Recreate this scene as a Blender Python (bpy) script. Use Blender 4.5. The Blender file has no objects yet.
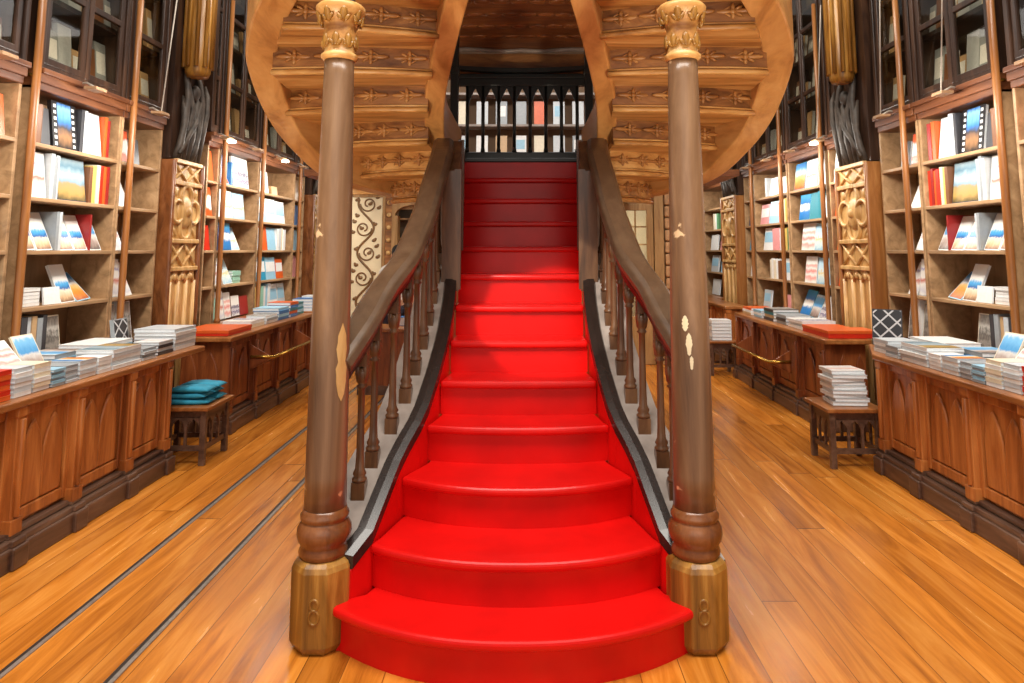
import bpy, math, random
from mathutils import Vector, Matrix
random.seed(7)
SC = bpy.context.scene
COL = SC.collection
PI = math.pi
V = Vector

# ------------------------------------------------------------------ helpers
ORG = {}

class MB:
    """Collects shapes and links them as ONE mesh object."""
    def __init__(self):
        self.v = []; self.f = []; self.m = []; self.sm = []; self.cur = 0; self.smooth = False; self.nb = 0
    def _add(self, vs, fs, smooth=None):
        b = len(self.v)
        self.v += [V(p) for p in vs]
        for f in fs:
            self.f.append([b + i for i in f]); self.m.append(self.cur)
            self.sm.append(self.smooth if smooth is None else smooth)
    def box(self, x0, x1, y0, y1, z0, z1):
        x0, x1 = sorted((x0, x1)); y0, y1 = sorted((y0, y1)); z0, z1 = sorted((z0, z1))
        if self.nb:      # keep faces of overlapping boxes from lying exactly in one plane
            e = .0004*((self.nb % 5)+1); x0 += e; x1 -= e; y0 += e; y1 -= e; z1 -= e; z0 += e
            if min(x1-x0, y1-y0, z1-z0) <= 0: x0 -= e; x1 += e; y0 -= e; y1 += e; z0 -= e; z1 += e
        self.nb += 1
        vs = [(x0,y0,z0),(x1,y0,z0),(x1,y1,z0),(x0,y1,z0),(x0,y0,z1),(x1,y0,z1),(x1,y1,z1),(x0,y1,z1)]
        self._add(vs, [(0,3,2,1),(4,5,6,7),(0,1,5,4),(1,2,6,5),(2,3,7,6),(3,0,4,7)], False)
    def hexa(self, p):
        """eight points: bottom ring 0-3, top ring 4-7"""
        self._add(p, [(0,3,2,1),(4,5,6,7),(0,1,5,4),(1,2,6,5),(2,3,7,6),(3,0,4,7)], False)
    def prism(self, poly, o, a, b, n, depth, smooth=False):
        """2D polygon in frame (o,a,b), extruded along n by depth"""
        o, a, b, n = V(o), V(a), V(b), V(n)
        k = len(poly)
        p0 = [o + a*x + b*y for x, y in poly]
        p1 = [p + n*depth for p in p0]
        fs = [list(range(k))[::-1], [k+i for i in range(k)]]
        base = len(self.v)
        self._add(p0 + p1, fs, False)
        for i in range(k):
            j = (i+1) % k
            self.f.append([base+i, base+j, base+k+j, base+k+i]); self.m.append(self.cur); self.sm.append(smooth)
    def tube(self, path, r, n=8, cap=True, closed=False):
        path = [V(p) for p in path]; k = len(path)
        rr = r if isinstance(r, (list, tuple)) else [r]*k
        vs = []; fs = []
        ref = None
        for i, p in enumerate(path):
            if closed: t = path[(i+1) % k] - path[i-1]
            else: t = path[min(i+1, k-1)] - path[max(i-1, 0)]
            t.normalize()
            if ref is None:
                ref = t.orthogonal().normalized()
            ref = (ref - t*ref.dot(t))
            if ref.length < 1e-6: ref = t.orthogonal()
            ref.normalize(); bi = t.cross(ref)
            for q in range(n):
                an = 2*PI*q/n
                vs.append(p + (ref*math.cos(an) + bi*math.sin(an))*rr[i])
        rng = k if closed else k-1
        for i in range(rng):
            i2 = (i+1) % k
            for q in range(n):
                q2 = (q+1) % n
                fs.append((i*n+q, i*n+q2, i2*n+q2, i2*n+q))
        if cap and not closed:
            fs.append(tuple(range(n))[::-1]); fs.append(tuple((k-1)*n+q for q in range(n)))
        self._add(vs, fs, True)
    def lathe(self, prof, c, n=24, phase=0, smooth=True):
        """profile of (radius, z) round the vertical through c"""
        c = V(c); vs = []; fs = []
        k = len(prof)
        for r, z in prof:
            for q in range(n):
                a = 2*PI*(q+phase)/n
                vs.append(c + V((r*math.cos(a), r*math.sin(a), z)))
        for i in range(k-1):
            for q in range(n):
                q2 = (q+1) % n
                fs.append((i*n+q, i*n+q2, (i+1)*n+q2, (i+1)*n+q))
        self._add(vs, fs, smooth)
        self._add(vs[:n], [tuple(range(n))[::-1]], False)
        self._add(vs[-n:], [tuple(range(n))], False)
    def sweep(self, rings, closed_ring=True, smooth=False):
        """rings: lists of points of equal length"""
        k = len(rings[0]); vs = [p for r in rings for p in r]; fs = []
        for i in range(len(rings)-1):
            for q in range(k if closed_ring else k-1):
                q2 = (q+1) % k
                fs.append((i*k+q, i*k+q2, (i+1)*k+q2, (i+1)*k+q))
        self._add(vs, fs, smooth)
        if closed_ring:
            self._add(rings[0], [tuple(range(k))[::-1]], False)
            self._add(rings[-1], [tuple(range(k))], False)
    def ball(self, c, ax, ay, az, n=10, m=6):
        """ellipsoid with vector half axes"""
        c, ax, ay, az = V(c), V(ax), V(ay), V(az)
        vs = [c - az]; fs = []
        for i in range(1, m):
            th = PI*i/m
            for q in range(n):
                ph = 2*PI*q/n
                vs.append(c - az*math.cos(th) + (ax*math.cos(ph)+ay*math.sin(ph))*math.sin(th))
        vs.append(c + az)
        for q in range(n):
            fs.append((0, 1+(q+1) % n, 1+q))
            fs.append((len(vs)-1, len(vs)-1-n+q, len(vs)-1-n+(q+1) % n))
        for i in range(m-2):
            for q in range(n):
                q2 = (q+1) % n
                fs.append((1+i*n+q, 1+i*n+q2, 1+(i+1)*n+q2, 1+(i+1)*n+q))
        self._add(vs, fs, True)
    def build(self, name, mat, parent=None, origin=None, bevel=0, seg=2, fix=True):
        if origin is None:
            if parent is not None: origin = ORG[parent]
            else: origin = V((0,0,0))
        origin = V(origin)
        me = bpy.data.meshes.new(name)
        me.from_pydata([tuple(p - origin) for p in self.v], [], self.f)
        mats = mat if isinstance(mat, (list, tuple)) else [mat]
        for m_ in mats: me.materials.append(m_)
        me.polygons.foreach_set('material_index', self.m)
        me.polygons.foreach_set('use_smooth', self.sm)
        if fix:
            import bmesh
            bm = bmesh.new(); bm.from_mesh(me)
            bmesh.ops.remove_doubles(bm, verts=bm.verts, dist=1e-6)
            bmesh.ops.recalc_face_normals(bm, faces=bm.faces); bm.to_mesh(me); bm.free()
        me.update()
        o = bpy.data.objects.new(name, me); COL.objects.link(o)
        if parent is not None:
            o.parent = parent; o.location = origin - ORG[parent]
        else:
            o.location = origin
        ORG[o] = origin
        if bevel:
            b = o.modifiers.new('edge', 'BEVEL'); b.width = bevel; b.segments = seg; b.limit_method = 'ANGLE'
            b.angle_limit = math.radians(40)
        return o

def tag(o, label, cat, group=None, kind=None):
    if label: o['label'] = label
    if cat: o['category'] = cat
    if group: o['group'] = group
    if kind: o['kind'] = kind
    return o

def thing(name, loc, label, cat, group=None):
    o = bpy.data.objects.new(name, None); COL.objects.link(o)
    o.location = loc; o.empty_display_size = .1
    ORG[o] = V(loc)
    return tag(o, label, cat, group)

def structure(o):
    o['kind'] = 'structure'; return o

def spline(pts, n):
    """Catmull-Rom through points, n samples per span"""
    P = [V(p) for p in pts]; out = []
    P = [P[0]*2-P[1]] + P + [P[-1]*2-P[-2]]
    for i in range(1, len(P)-2):
        a, b, c, d = P[i-1], P[i], P[i+1], P[i+2]
        for k in range(n):
            t = k/n
            out.append(.5*((2*b)+(c-a)*t+(2*a-5*b+4*c-d)*t*t+(3*b-a-3*c+d)*t**3))
    out.append(P[-2]); return out

def interp(x, xs, ys):
    if x <= xs[0]: return ys[0]
    for i in range(len(xs)-1):
        if x <= xs[i+1]:
            t = (x-xs[i])/(xs[i+1]-xs[i]); t = max(0, min(1, t))
            return ys[i]+(ys[i+1]-ys[i])*t
    return ys[-1]

# ------------------------------------------------------------------ materials
def srgb(r, g, b):
    f = lambda c: (c/255/12.92) if c/255 <= .04045 else ((c/255+.055)/1.055)**2.4
    return (f(r), f(g), f(b), 1)

def new_mat(name):
    m = bpy.data.materials.new(name); m.use_nodes = True
    nt = m.node_tree; bs = nt.nodes['Principled BSDF']
    return m, nt, bs

def link(nt, a, b): nt.links.new(a, b)

def ramp(nt, fac, stops):
    r = nt.nodes.new('ShaderNodeValToRGB'); e = r.color_ramp.elements
    e[0].position, e[0].color = stops[0]; e[1].position, e[1].color = stops[-1]
    for p, c in stops[1:-1]:
        k = e.new(p); k.color = c
    link(nt, fac, r.inputs[0]); return r.outputs[0]

def plain(name, c, rough=.5, metal=0, noise=.12, spec=.5, bump=0, scale=30):
    m, nt, bs = new_mat(name)
    bs.inputs['Roughness'].default_value = rough; bs.inputs['Metallic'].default_value = metal
    bs.inputs['Specular IOR Level'].default_value = spec
    tc = nt.nodes.new('ShaderNodeTexCoord'); nz = nt.nodes.new('ShaderNodeTexNoise')
    nz.inputs['Scale'].default_value = scale; nz.inputs['Detail'].default_value = 3
    link(nt, tc.outputs['Object'], nz.inputs['Vector'])
    lo = tuple(x*(1-noise) for x in c[:3])+(1,); hi = tuple(min(1, x*(1+noise)) for x in c[:3])+(1,)
    link(nt, ramp(nt, nz.outputs['Fac'], [(.3, lo), (.7, hi)]), bs.inputs['Base Color'])
    if bump:
        b = nt.nodes.new('ShaderNodeBump'); b.inputs['Strength'].default_value = bump; b.inputs['Distance'].default_value = .01
        link(nt, nz.outputs['Fac'], b.inputs['Height']); link(nt, b.outputs[0], bs.inputs['Normal'])
    return m

def wood(name, dark, mid, light, axis='z', rough=.4, scale=9, stretch=12, bump=.15, spec=.5, chips=None, coat=0):
    m, nt, bs = new_mat(name)
    bs.inputs['Roughness'].default_value = rough; bs.inputs['Specular IOR Level'].default_value = spec
    if coat:
        bs.inputs['Coat Weight'].default_value = coat; bs.inputs['Coat Roughness'].default_value = .12
    tc = nt.nodes.new('ShaderNodeTexCoord'); mp = nt.nodes.new('ShaderNodeMapping')
    s = [scale]*3; s['xyz'.index(axis)] = scale/stretch
    mp.inputs['Scale'].default_value = s
    link(nt, tc.outputs['Object'], mp.inputs['Vector'])
    nz = nt.nodes.new('ShaderNodeTexNoise'); nz.inputs['Scale'].default_value = 1.6
    nz.inputs['Detail'].default_value = 6; nz.inputs['Roughness'].default_value = .62; nz.inputs['Distortion'].default_value = .6
    link(nt, mp.outputs[0], nz.inputs['Vector'])
    out = ramp(nt, nz.outputs['Fac'], [(.28, dark), (.5, mid), (.72, light)])
    if chips:
        n2 = nt.nodes.new('ShaderNodeTexNoise'); n2.inputs['Scale'].default_value = 9; n2.inputs['Detail'].default_value = 4
        link(nt, tc.outputs['Object'], n2.inputs['Vector'])
        r2 = nt.nodes.new('ShaderNodeValToRGB'); r2.color_ramp.elements[0].position = .69; r2.color_ramp.elements[1].position = .71
        link(nt, n2.outputs['Fac'], r2.inputs[0])
        mx = nt.nodes.new('ShaderNodeMix'); mx.data_type = 'RGBA'
        link(nt, r2.outputs[0], mx.inputs[0]); link(nt, out, mx.inputs[6]); mx.inputs[7].default_value = chips
        out = mx.outputs[2]
    link(nt, out, bs.inputs['Base Color'])
    b = nt.nodes.new('ShaderNodeBump'); b.inputs['Strength'].default_value = bump; b.inputs['Distance'].default_value = .01
    link(nt, nz.outputs['Fac'], b.inputs['Height']); link(nt, b.outputs[0], bs.inputs['Normal'])
    return m

def floor_mat():
    m, nt, bs = new_mat('floor_planks')
    bs.inputs['Roughness'].default_value = .32
    tc = nt.nodes.new('ShaderNodeTexCoord'); sep = nt.nodes.new('ShaderNodeSeparateXYZ')
    link(nt, tc.outputs['Object'], sep.inputs[0])
    def mth(op, a, b=None):
        n = nt.nodes.new('ShaderNodeMath'); n.operation = op
        for i, q in enumerate((a, b)):
            if q is None: continue
            if isinstance(q, (int, float)): n.inputs[i].default_value = q
            else: link(nt, q, n.inputs[i])
        return n.outputs[0]
    W = .17
    xs = mth('DIVIDE', sep.outputs[0], W); xi = mth('FLOOR', xs); xf = mth('FRACT', xs)
    wn = nt.nodes.new('ShaderNodeTexWhiteNoise'); wn.noise_dimensions = '1D'; link(nt, xi, wn.inputs['W'])
    yy = mth('ADD', mth('DIVIDE', sep.outputs[1], 4.6), mth('MULTIPLY', wn.outputs['Value'], 7.3))
    yi = mth('FLOOR', yy); yf = mth('FRACT', yy)
    w2 = nt.nodes.new('ShaderNodeTexWhiteNoise'); w2.noise_dimensions = '2D'
    cb = nt.nodes.new('ShaderNodeCombineXYZ'); link(nt, xi, cb.inputs[0]); link(nt, yi, cb.inputs[1]); link(nt, cb.outputs[0], w2.inputs['Vector'])
    # grain
    mp = nt.nodes.new('ShaderNodeMapping'); mp.inputs['Scale'].default_value = (9, .75, 1)
    ad = nt.nodes.new('ShaderNodeVectorMath'); ad.operation = 'ADD'
    sc = nt.nodes.new('ShaderNodeVectorMath'); sc.operation = 'SCALE'; sc.inputs[3].default_value = 9
    link(nt, w2.outputs['Color'], sc.inputs[0]); link(nt, tc.outputs['Object'], mp.inputs['Vector'])
    link(nt, mp.outputs[0], ad.inputs[0]); link(nt, sc.outputs[0], ad.inputs[1])
    nz = nt.nodes.new('ShaderNodeTexNoise'); nz.inputs['Scale'].default_value = 1.3; nz.inputs['Detail'].default_value = 7
    nz.inputs['Roughness'].default_value = .6; nz.inputs['Distortion'].default_value = .9
    link(nt, ad.outputs[0], nz.inputs['Vector'])
    grain = ramp(nt, nz.outputs['Fac'], [(.25, srgb(140,76,20)), (.5, srgb(198,122,42)), (.75, srgb(224,154,70))])
    tone = ramp(nt, w2.outputs['Value'], [(0, (.78,.74,.68,1)), (.5, (.96,.94,.9,1)), (1, (1.12,1.08,1.0,1))])
    mx = nt.nodes.new('ShaderNodeMix'); mx.data_type = 'RGBA'; mx.blend_type = 'MULTIPLY'; mx.inputs[0].default_value = 1
    link(nt, grain, mx.inputs[6]); link(nt, tone, mx.inputs[7])
    # gaps between boards
    g1 = mth('LESS_THAN', xf, .022); g2 = mth('LESS_THAN', yf, .0016); gap = mth('MAXIMUM', g1, g2)
    mg = nt.nodes.new('ShaderNodeMix'); mg.data_type = 'RGBA'
    link(nt, mth('MULTIPLY', gap, .75), mg.inputs[0]); link(nt, mx.outputs[2], mg.inputs[6]); mg.inputs[7].default_value = srgb(60,28,10)
    link(nt, mg.outputs[2], bs.inputs['Base Color'])
    b = nt.nodes.new('ShaderNodeBump'); b.inputs['Strength'].default_value = .12; b.inputs['Distance'].default_value = .01
    link(nt, nz.outputs['Fac'], b.inputs['Height']); link(nt, b.outputs[0], bs.inputs['Normal'])
    rr = nt.nodes.new('ShaderNodeMapRange'); rr.inputs[3].default_value = .14; rr.inputs[4].default_value = .34
    link(nt, nz.outputs['Fac'], rr.inputs[0]); link(nt, rr.outputs[0], bs.inputs['Roughness'])
    return m

def picture(name, stops, scale=4, dist=.35, rough=.3):
    """printed cover: bands up the cover, broken by noise"""
    m, nt, bs = new_mat(name)
    bs.inputs['Roughness'].default_value = rough
    tc = nt.nodes.new('ShaderNodeTexCoord'); sep = nt.nodes.new('ShaderNodeSeparateXYZ')
    link(nt, tc.outputs['Generated'], sep.inputs[0])
    nz = nt.nodes.new('ShaderNodeTexNoise'); nz.inputs['Scale'].default_value = scale; nz.inputs['Detail'].default_value = 4
    link(nt, tc.outputs['Generated'], nz.inputs['Vector'])
    ma = nt.nodes.new('ShaderNodeMath'); ma.operation = 'MULTIPLY_ADD'; ma.inputs[1].default_value = dist; 
    sb = nt.nodes.new('ShaderNodeMath'); sb.operation = 'SUBTRACT'; sb.inputs[1].default_value = dist*.5
    link(nt, nz.outputs['Fac'], ma.inputs[0]); link(nt, sep.outputs[2], ma.inputs[2]); link(nt, ma.outputs[0], sb.inputs[0])
    link(nt, ramp(nt, sb.outputs[0], stops), bs.inputs['Base Color'])
    return m

def glass(name, tint, gloss=.12):
    m, nt, bs = new_mat(name)
    nt.nodes.remove(bs)
    out = nt.nodes['Material Output']
    tr = nt.nodes.new('ShaderNodeBsdfTransparent'); tr.inputs[0].default_value = tint
    gl = nt.nodes.new('ShaderNodeBsdfGlossy'); gl.inputs['Roughness'].default_value = .04
    fr = nt.nodes.new('ShaderNodeFresnel'); fr.inputs[0].default_value = 1.45
    mx = nt.nodes.new('ShaderNodeMixShader')
    ge = nt.nodes.new('ShaderNodeNewGeometry'); mu = nt.nodes.new('ShaderNodeMath'); mu.operation = 'MULTIPLY'
    iv = nt.nodes.new('ShaderNodeMath'); iv.operation = 'SUBTRACT'; iv.inputs[0].default_value = 1; link(nt, ge.outputs['Backfacing'], iv.inputs[1])
    link(nt, fr.outputs[0], mu.inputs[0]); link(nt, iv.outputs[0], mu.inputs[1])
    link(nt, mu.outputs[0], mx.inputs[0]); link(nt, tr.outputs[0], mx.inputs[1]); link(nt, gl.outputs[0], mx.inputs[2])
    link(nt, mx.outputs[0], out.inputs[0])
    return m

def emit(name, c, s):
    m, nt, bs = new_mat(name)
    bs.inputs['Emission Color'].default_value = c; bs.inputs['Emission Strength'].default_value = s
    bs.inputs['Base Color'].default_value = c
    return m

M = {}
M['floor'] = floor_mat()
M['red'] = plain('red_stair_paint', (.66,.006,.005,1), rough=.30, noise=.12, scale=4, bump=.06, spec=.26)
M['oak'] = wood('honey_carved_wood', srgb(140,86,38), srgb(206,148,80), srgb(238,192,124), axis='x', rough=.38, scale=7, stretch=8, bump=.3)
M['oakband'] = wood('smooth_honey_wood', srgb(164,106,54), srgb(206,148,84), srgb(224,170,106), axis='y', rough=.35, scale=4, stretch=5, bump=.05)
M['oakdark'] = wood('brown_carved_wood', srgb(86,48,20), srgb(138,88,44), srgb(184,126,68), axis='x', rough=.4, scale=8, stretch=6, bump=.5)
M['carvemid'] = wood('mid_carved_wood', srgb(120,74,34), srgb(172,116,60), srgb(208,156,92), axis='x', rough=.38, scale=8, stretch=4, bump=.2)
M['column'] = wood('worn_column_wood', srgb(84,58,38), srgb(120,88,62), srgb(150,116,86), axis='z', rough=.28, scale=6, stretch=10, bump=.1, chips=srgb(214,180,140))
M['colbase'] = wood('turned_brown_wood', srgb(78,42,20), srgb(120,70,36), srgb(146,92,54), axis='z', rough=.25, scale=7, stretch=3, bump=.05)
M['gold'] = wood('gilded_wood', srgb(84,52,18), srgb(150,102,40), srgb(200,150,72), axis='z', rough=.3, scale=7, stretch=10, bump=.15)
M['rail'] = wood('worn_dark_rail_wood', srgb(84,63,46), srgb(98,75,56), srgb(112,88,66), axis='y', rough=.3, scale=8, stretch=10, bump=.1)
M['raildark'] = wood('dark_stringer_wood', srgb(34,22,17), srgb(54,38,30), srgb(78,58,46), axis='y', rough=.35, scale=8, stretch=6, bump=.1)
M['baluster'] = wood('baluster_wood', srgb(62,40,26), srgb(98,66,42), srgb(128,92,62), axis='z', rough=.3, scale=9, stretch=8, bump=.1)
M['captrim'] = plain('near_black_trim', srgb(40,30,26), rough=.25, noise=.2)
M['greycap'] = plain('grey_worn_cap', srgb(150,138,130), rough=.3, noise=.2, scale=12)
M['counter'] = wood('counter_wood', srgb(110,54,20), srgb(172,100,46), srgb(212,140,74), axis='z', rough=.33, scale=7, stretch=9, bump=.15)
M['counterdark'] = wood('dark_counter_wood', srgb(80,36,16), srgb(128,66,32), srgb(166,96,50), axis='z', rough=.35, scale=7, stretch=9, bump=.15)
M['worktop'] = wood('worktop_wood', srgb(104,58,26), srgb(150,92,46), srgb(182,120,66), axis='y', rough=.3, scale=7, stretch=9, bump=.1)
M['plinth'] = wood('plinth_wood', srgb(58,38,30), srgb(92,66,52), srgb(124,96,78), axis='y', rough=.35, scale=8, stretch=10, bump=.1)
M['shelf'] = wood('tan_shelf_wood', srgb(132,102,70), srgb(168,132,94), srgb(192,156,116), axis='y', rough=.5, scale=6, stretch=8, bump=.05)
M['shelfback'] = wood('darker_tan_board', srgb(124,96,66), srgb(148,116,82), srgb(168,134,96), axis='z', rough=.6, scale=5, stretch=8, bump=.03)  # back boards, a slightly darker tan than the shelves
M['cornice'] = wood('red_brown_cornice', srgb(72,36,18), srgb(106,60,32), srgb(136,84,48), axis='y', rough=.4, scale=7, stretch=9, bump=.15)
M['pole'] = wood('orange_pole_wood', srgb(112,66,30), srgb(146,92,46), srgb(174,120,68), axis='z', rough=.3, scale=7, stretch=10, bump=.05)
M['upper'] = wood('dark_upper_wood', srgb(30,20,15), srgb(54,36,27), srgb(84,58,42), axis='z', rough=.3, scale=7, stretch=9, bump=.15)
M['upperback'] = plain('dark_case_back', srgb(92,80,64), rough=.5, noise=.6, scale=4)
M['carve'] = wood('carved_pilaster_wood', srgb(150,108,58), srgb(196,152,92), srgb(222,184,126), axis='z', rough=.45, scale=7, stretch=5, bump=.2)
M['statue'] = plain('grey_bronze_carving', srgb(66,56,48), rough=.55, noise=.5, scale=14, bump=.4)
M['brass'] = plain('brass', srgb(190,150,70), rough=.25, metal=.9, noise=.1)
M['iron'] = plain('dark_green_black_iron', srgb(26,28,26), rough=.35, noise=.2)
M['groove'] = plain('floor_strip_steel', srgb(150,142,134), rough=.3, metal=.4, noise=.2)
M['groovedark'] = plain('floor_strip_gap', srgb(36,26,20), rough=.5)
M['wall'] = plain('brown_wall_plaster', srgb(112,84,58), rough=.7, noise=.15, scale=4)
M['cream'] = plain('cream_panel', srgb(226,208,172), rough=.5, noise=.06, scale=6)
M['scroll'] = plain('brown_scrollwork', srgb(118,82,44), rough=.45, noise=.15)
M['stone'] = plain('tan_quoin', srgb(176,132,90), rough=.6, noise=.2, scale=18, bump=.3)
M['glassdark'] = glass('dark_case_glass', (.86,.84,.78,1))
M['glass'] = glass('clear_glass', (.9,.92,.9,1))
M['mullion'] = wood('door_frame_wood', srgb(120,84,46), srgb(164,124,76), srgb(190,152,102), axis='z', rough=.45, scale=7, stretch=9)
M['metal'] = plain('grey_lamp_metal', srgb(150,140,128), rough=.35, metal=.3)
M['lampwood'] = plain('pale_lamp_box', srgb(150,116,84), rough=.5)
M['cable'] = plain('pale_cable', srgb(190,180,168), rough=.4)
M['bulb'] = emit('lamp_glow', (1,.93,.8,1), 14)
M['soffit'] = wood('grained_ceiling_wood', srgb(84,42,18), srgb(132,76,36), srgb(172,112,60), axis='x', rough=.4, scale=9, stretch=5, bump=.8)
M['pages'] = plain('page_edges', srgb(240,246,252), rough=.7, noise=.06, scale=80)

PC = {}
for nm, c in dict(white=(232,232,230), ivory=(226,214,188), grey=(150,156,160), silver=(196,202,206), charcoal=(58,58,62), black=(30,28,30),
                  orange=(214,92,36), red=(204,44,24), crimson=(150,36,34), yellow=(220,184,96), blue=(40,112,176), lightblue=(150,196,220),
                  teal=(36,128,144), navy=(36,52,92), green=(96,150,108), brown=(120,78,50), pink=(222,150,150), tan=(196,160,116),
                  turquoise=(44,146,182), mint=(150,196,176)).items():
    PC[nm] = plain(nm+'_cover', srgb(*c), rough=.35, noise=.06)
def lattice_cover(name):
    m, nt, bs = new_mat(name); bs.inputs['Roughness'].default_value = .35
    tc = nt.nodes.new('ShaderNodeTexCoord'); mp = nt.nodes.new('ShaderNodeMapping')
    mp.inputs['Rotation'].default_value = (0, math.radians(45), 0); mp.inputs['Scale'].default_value = (11, 0, 11)
    link(nt, tc.outputs['Object'], mp.inputs['Vector'])
    sep = nt.nodes.new('ShaderNodeSeparateXYZ'); link(nt, mp.outputs[0], sep.inputs[0])
    acc = None
    for i in (0, 2):
        fr = nt.nodes.new('ShaderNodeMath'); fr.operation = 'PINGPONG'; fr.inputs[1].default_value = .5; link(nt, sep.outputs[i], fr.inputs[0])
        lt = nt.nodes.new('ShaderNodeMath'); lt.operation = 'LESS_THAN'; lt.inputs[1].default_value = .07; link(nt, fr.outputs[0], lt.inputs[0])
        if acc is None: acc = lt.outputs[0]
        else:
            mx = nt.nodes.new('ShaderNodeMath'); mx.operation = 'MAXIMUM'; link(nt, acc, mx.inputs[0]); link(nt, lt.outputs[0], mx.inputs[1]); acc = mx.outputs[0]
    link(nt, ramp(nt, acc, [(0, srgb(48,48,52)), (1, srgb(190,190,192))]), bs.inputs['Base Color'])
    return m
W_, B_ = srgb(236,234,228), srgb(40,118,190)
PIC = {
 'coast': picture('coast_cover', [(0, srgb(120,84,60)), (.14, srgb(206,170,130)), (.3, srgb(228,214,190)), (.36, srgb(30,90,160)), (.5, srgb(70,160,214)), (.6, W_), (1, W_)], 6, .22),
 'castle': picture('castle_cover', [(0, srgb(88,74,36)), (.18, srgb(176,142,76)), (.36, srgb(160,138,92)), (.44, srgb(120,150,168)), (.62, srgb(176,192,198)), (.8, srgb(96,132,150)), (1, srgb(140,160,168))], 4, .3),
 'town': picture('town_cover', [(0, srgb(90,80,74)), (.25, srgb(170,150,140)), (.45, srgb(210,208,204)), (.55, srgb(76,150,206)), (.85, srgb(120,184,226)), (1, W_)], 5, .35),
 'warm': picture('warm_photo_cover', [(0, srgb(150,70,26)), (.3, srgb(222,138,52)), (.5, srgb(232,190,120)), (.62, W_), (.8, srgb(80,150,204)), (1, srgb(40,110,180))], 4, .3),
 'film': picture('night_photo_cover', [(0, srgb(40,34,30)), (.25, srgb(150,110,76)), (.45, srgb(70,66,70)), (.6, srgb(60,120,190)), (.9, srgb(130,180,220)), (1, srgb(40,90,160))], 4, .3),
 'mark': picture('pale_cover_with_marks', [(0, W_), (.12, srgb(206,206,214)), (.3, W_), (.42, srgb(196,110,96)), (.5, W_), (.66, srgb(224,220,214)), (.74, srgb(150,146,180)), (.8, W_), (1, W_)], 2.5, .25),
 'figures': picture('figures_cover', [(0, W_), (.22, srgb(90,70,120)), (.3, srgb(228,224,226)), (.45, srgb(70,60,100)), (.52, W_), (1, W_)], 9, .5),
 'flower': picture('pale_blue_drawing_cover', [(0, srgb(150,190,210)), (.3, srgb(220,226,216)), (.45, srgb(216,190,110)), (.52, srgb(206,224,232)), (1, srgb(150,196,222))], 6, .5),
 'pattern': picture('pink_pattern_cover', [(0, W_), (.2, srgb(226,150,140)), (.3, W_), (.42, srgb(222,130,122)), (.52, W_), (.66, srgb(228,160,150)), (.74, W_), (1, W_)], 3, .3),
 'triangle': picture('orange_white_cover', [(0, srgb(222,84,34)), (.22, srgb(222,84,34)), (.3, W_), (.65, W_), (.72, srgb(226,96,44)), (1, srgb(216,80,34))], 2, .3),
 'bluefig': picture('blue_figure_cover', [(0, srgb(26,104,170)), (.3, srgb(34,120,188)), (.4, W_), (.58, W_), (.66, srgb(30,112,180)), (1, srgb(70,160,206))], 3, .35),
 'stone': picture('grey_photo_cover', [(0, srgb(70,66,62)), (.3, srgb(150,144,136)), (.5, srgb(90,86,82)), (.7, srgb(190,186,178)), (1, srgb(130,126,122))], 7, .7),
 'lattice': lattice_cover('black_lattice_cover'),
}

CX = .012
def sx(s, u):
    """x of a point u metres out from the middle of the room, s=-1 left wall, s=1 right wall"""
    return -u if s < 0 else .08+u
SIDE = {-1: 'left', 1: 'right'}
RISE = .19
def nose_y(n): return 3.735+(n-4)*.245
def zline(y): return .76+(y-3.75)*.7755

# ------------------------------------------------------------------ setting
b = MB(); b.box(-4.6, 4.7, 1.2, 15, -.1, 0); structure(b.build('floor', M['floor']))
for s, nm in ((-1, 'wall_left'), (1, 'wall_right')):
    b = MB(); b.box(sx(s, 3.86), sx(s, 4.0), 2.2, 14.2, 0, 6.6); structure(b.build(nm, M['wall']))
b = MB(); b.box(-4.0, 4.08, 14.05, 14.2, 0, 6.6); structure(b.build('wall_back', M['wall']))
# steel strips in the boards on the left
for x, w in ((-1.585, 'inner steel floor strip beside the left column'), (-2.045, 'outer steel floor strip nearer the left counter')):
    t = thing('floor_strip', (x, 7, 0), w, 'floor strip', 'steel strips let into the floor')
    b = MB(); b.box(x-.014, x+.006, 2.3, 9.6, 0.0005, .003); b.build('gap', M['groovedark'], t)
    b = MB(); b.box(x+.006, x+.026, 2.3, 9.6, 0.0005, .005); b.build('metal_strip', M['groove'], t)

# ------------------------------------------------------------------ lower staircase
YY = [2.85,2.95,3.115,3.259,3.578,3.776,4.02,4.24,4.485,4.975,5.71,6.2]
WW = [.80,.79,.75,.645,.57,.485,.445,.420,.415,.437,.500,.53]
def xin(y): return interp(y, YY, WW)
FRONT = {1:(2.835,3.10,.775), 2:(3.06,3.255,.655), 3:(3.387,3.56,.572), 4:(3.735,3.80,.488)}
def front(n):
    if n in FRONT: return FRONT[n]
    c = nose_y(n); e = c+.03
    return (c, e, xin(e)-.004)
def curve(n, off=0, m=24):
    c, e, w = front(n); out = []
    for i in range(m+1):
        t = -1+2*i/m
        out.append((w*t, c+off+(e-c)*abs(t)**2.3))
    return out

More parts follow.
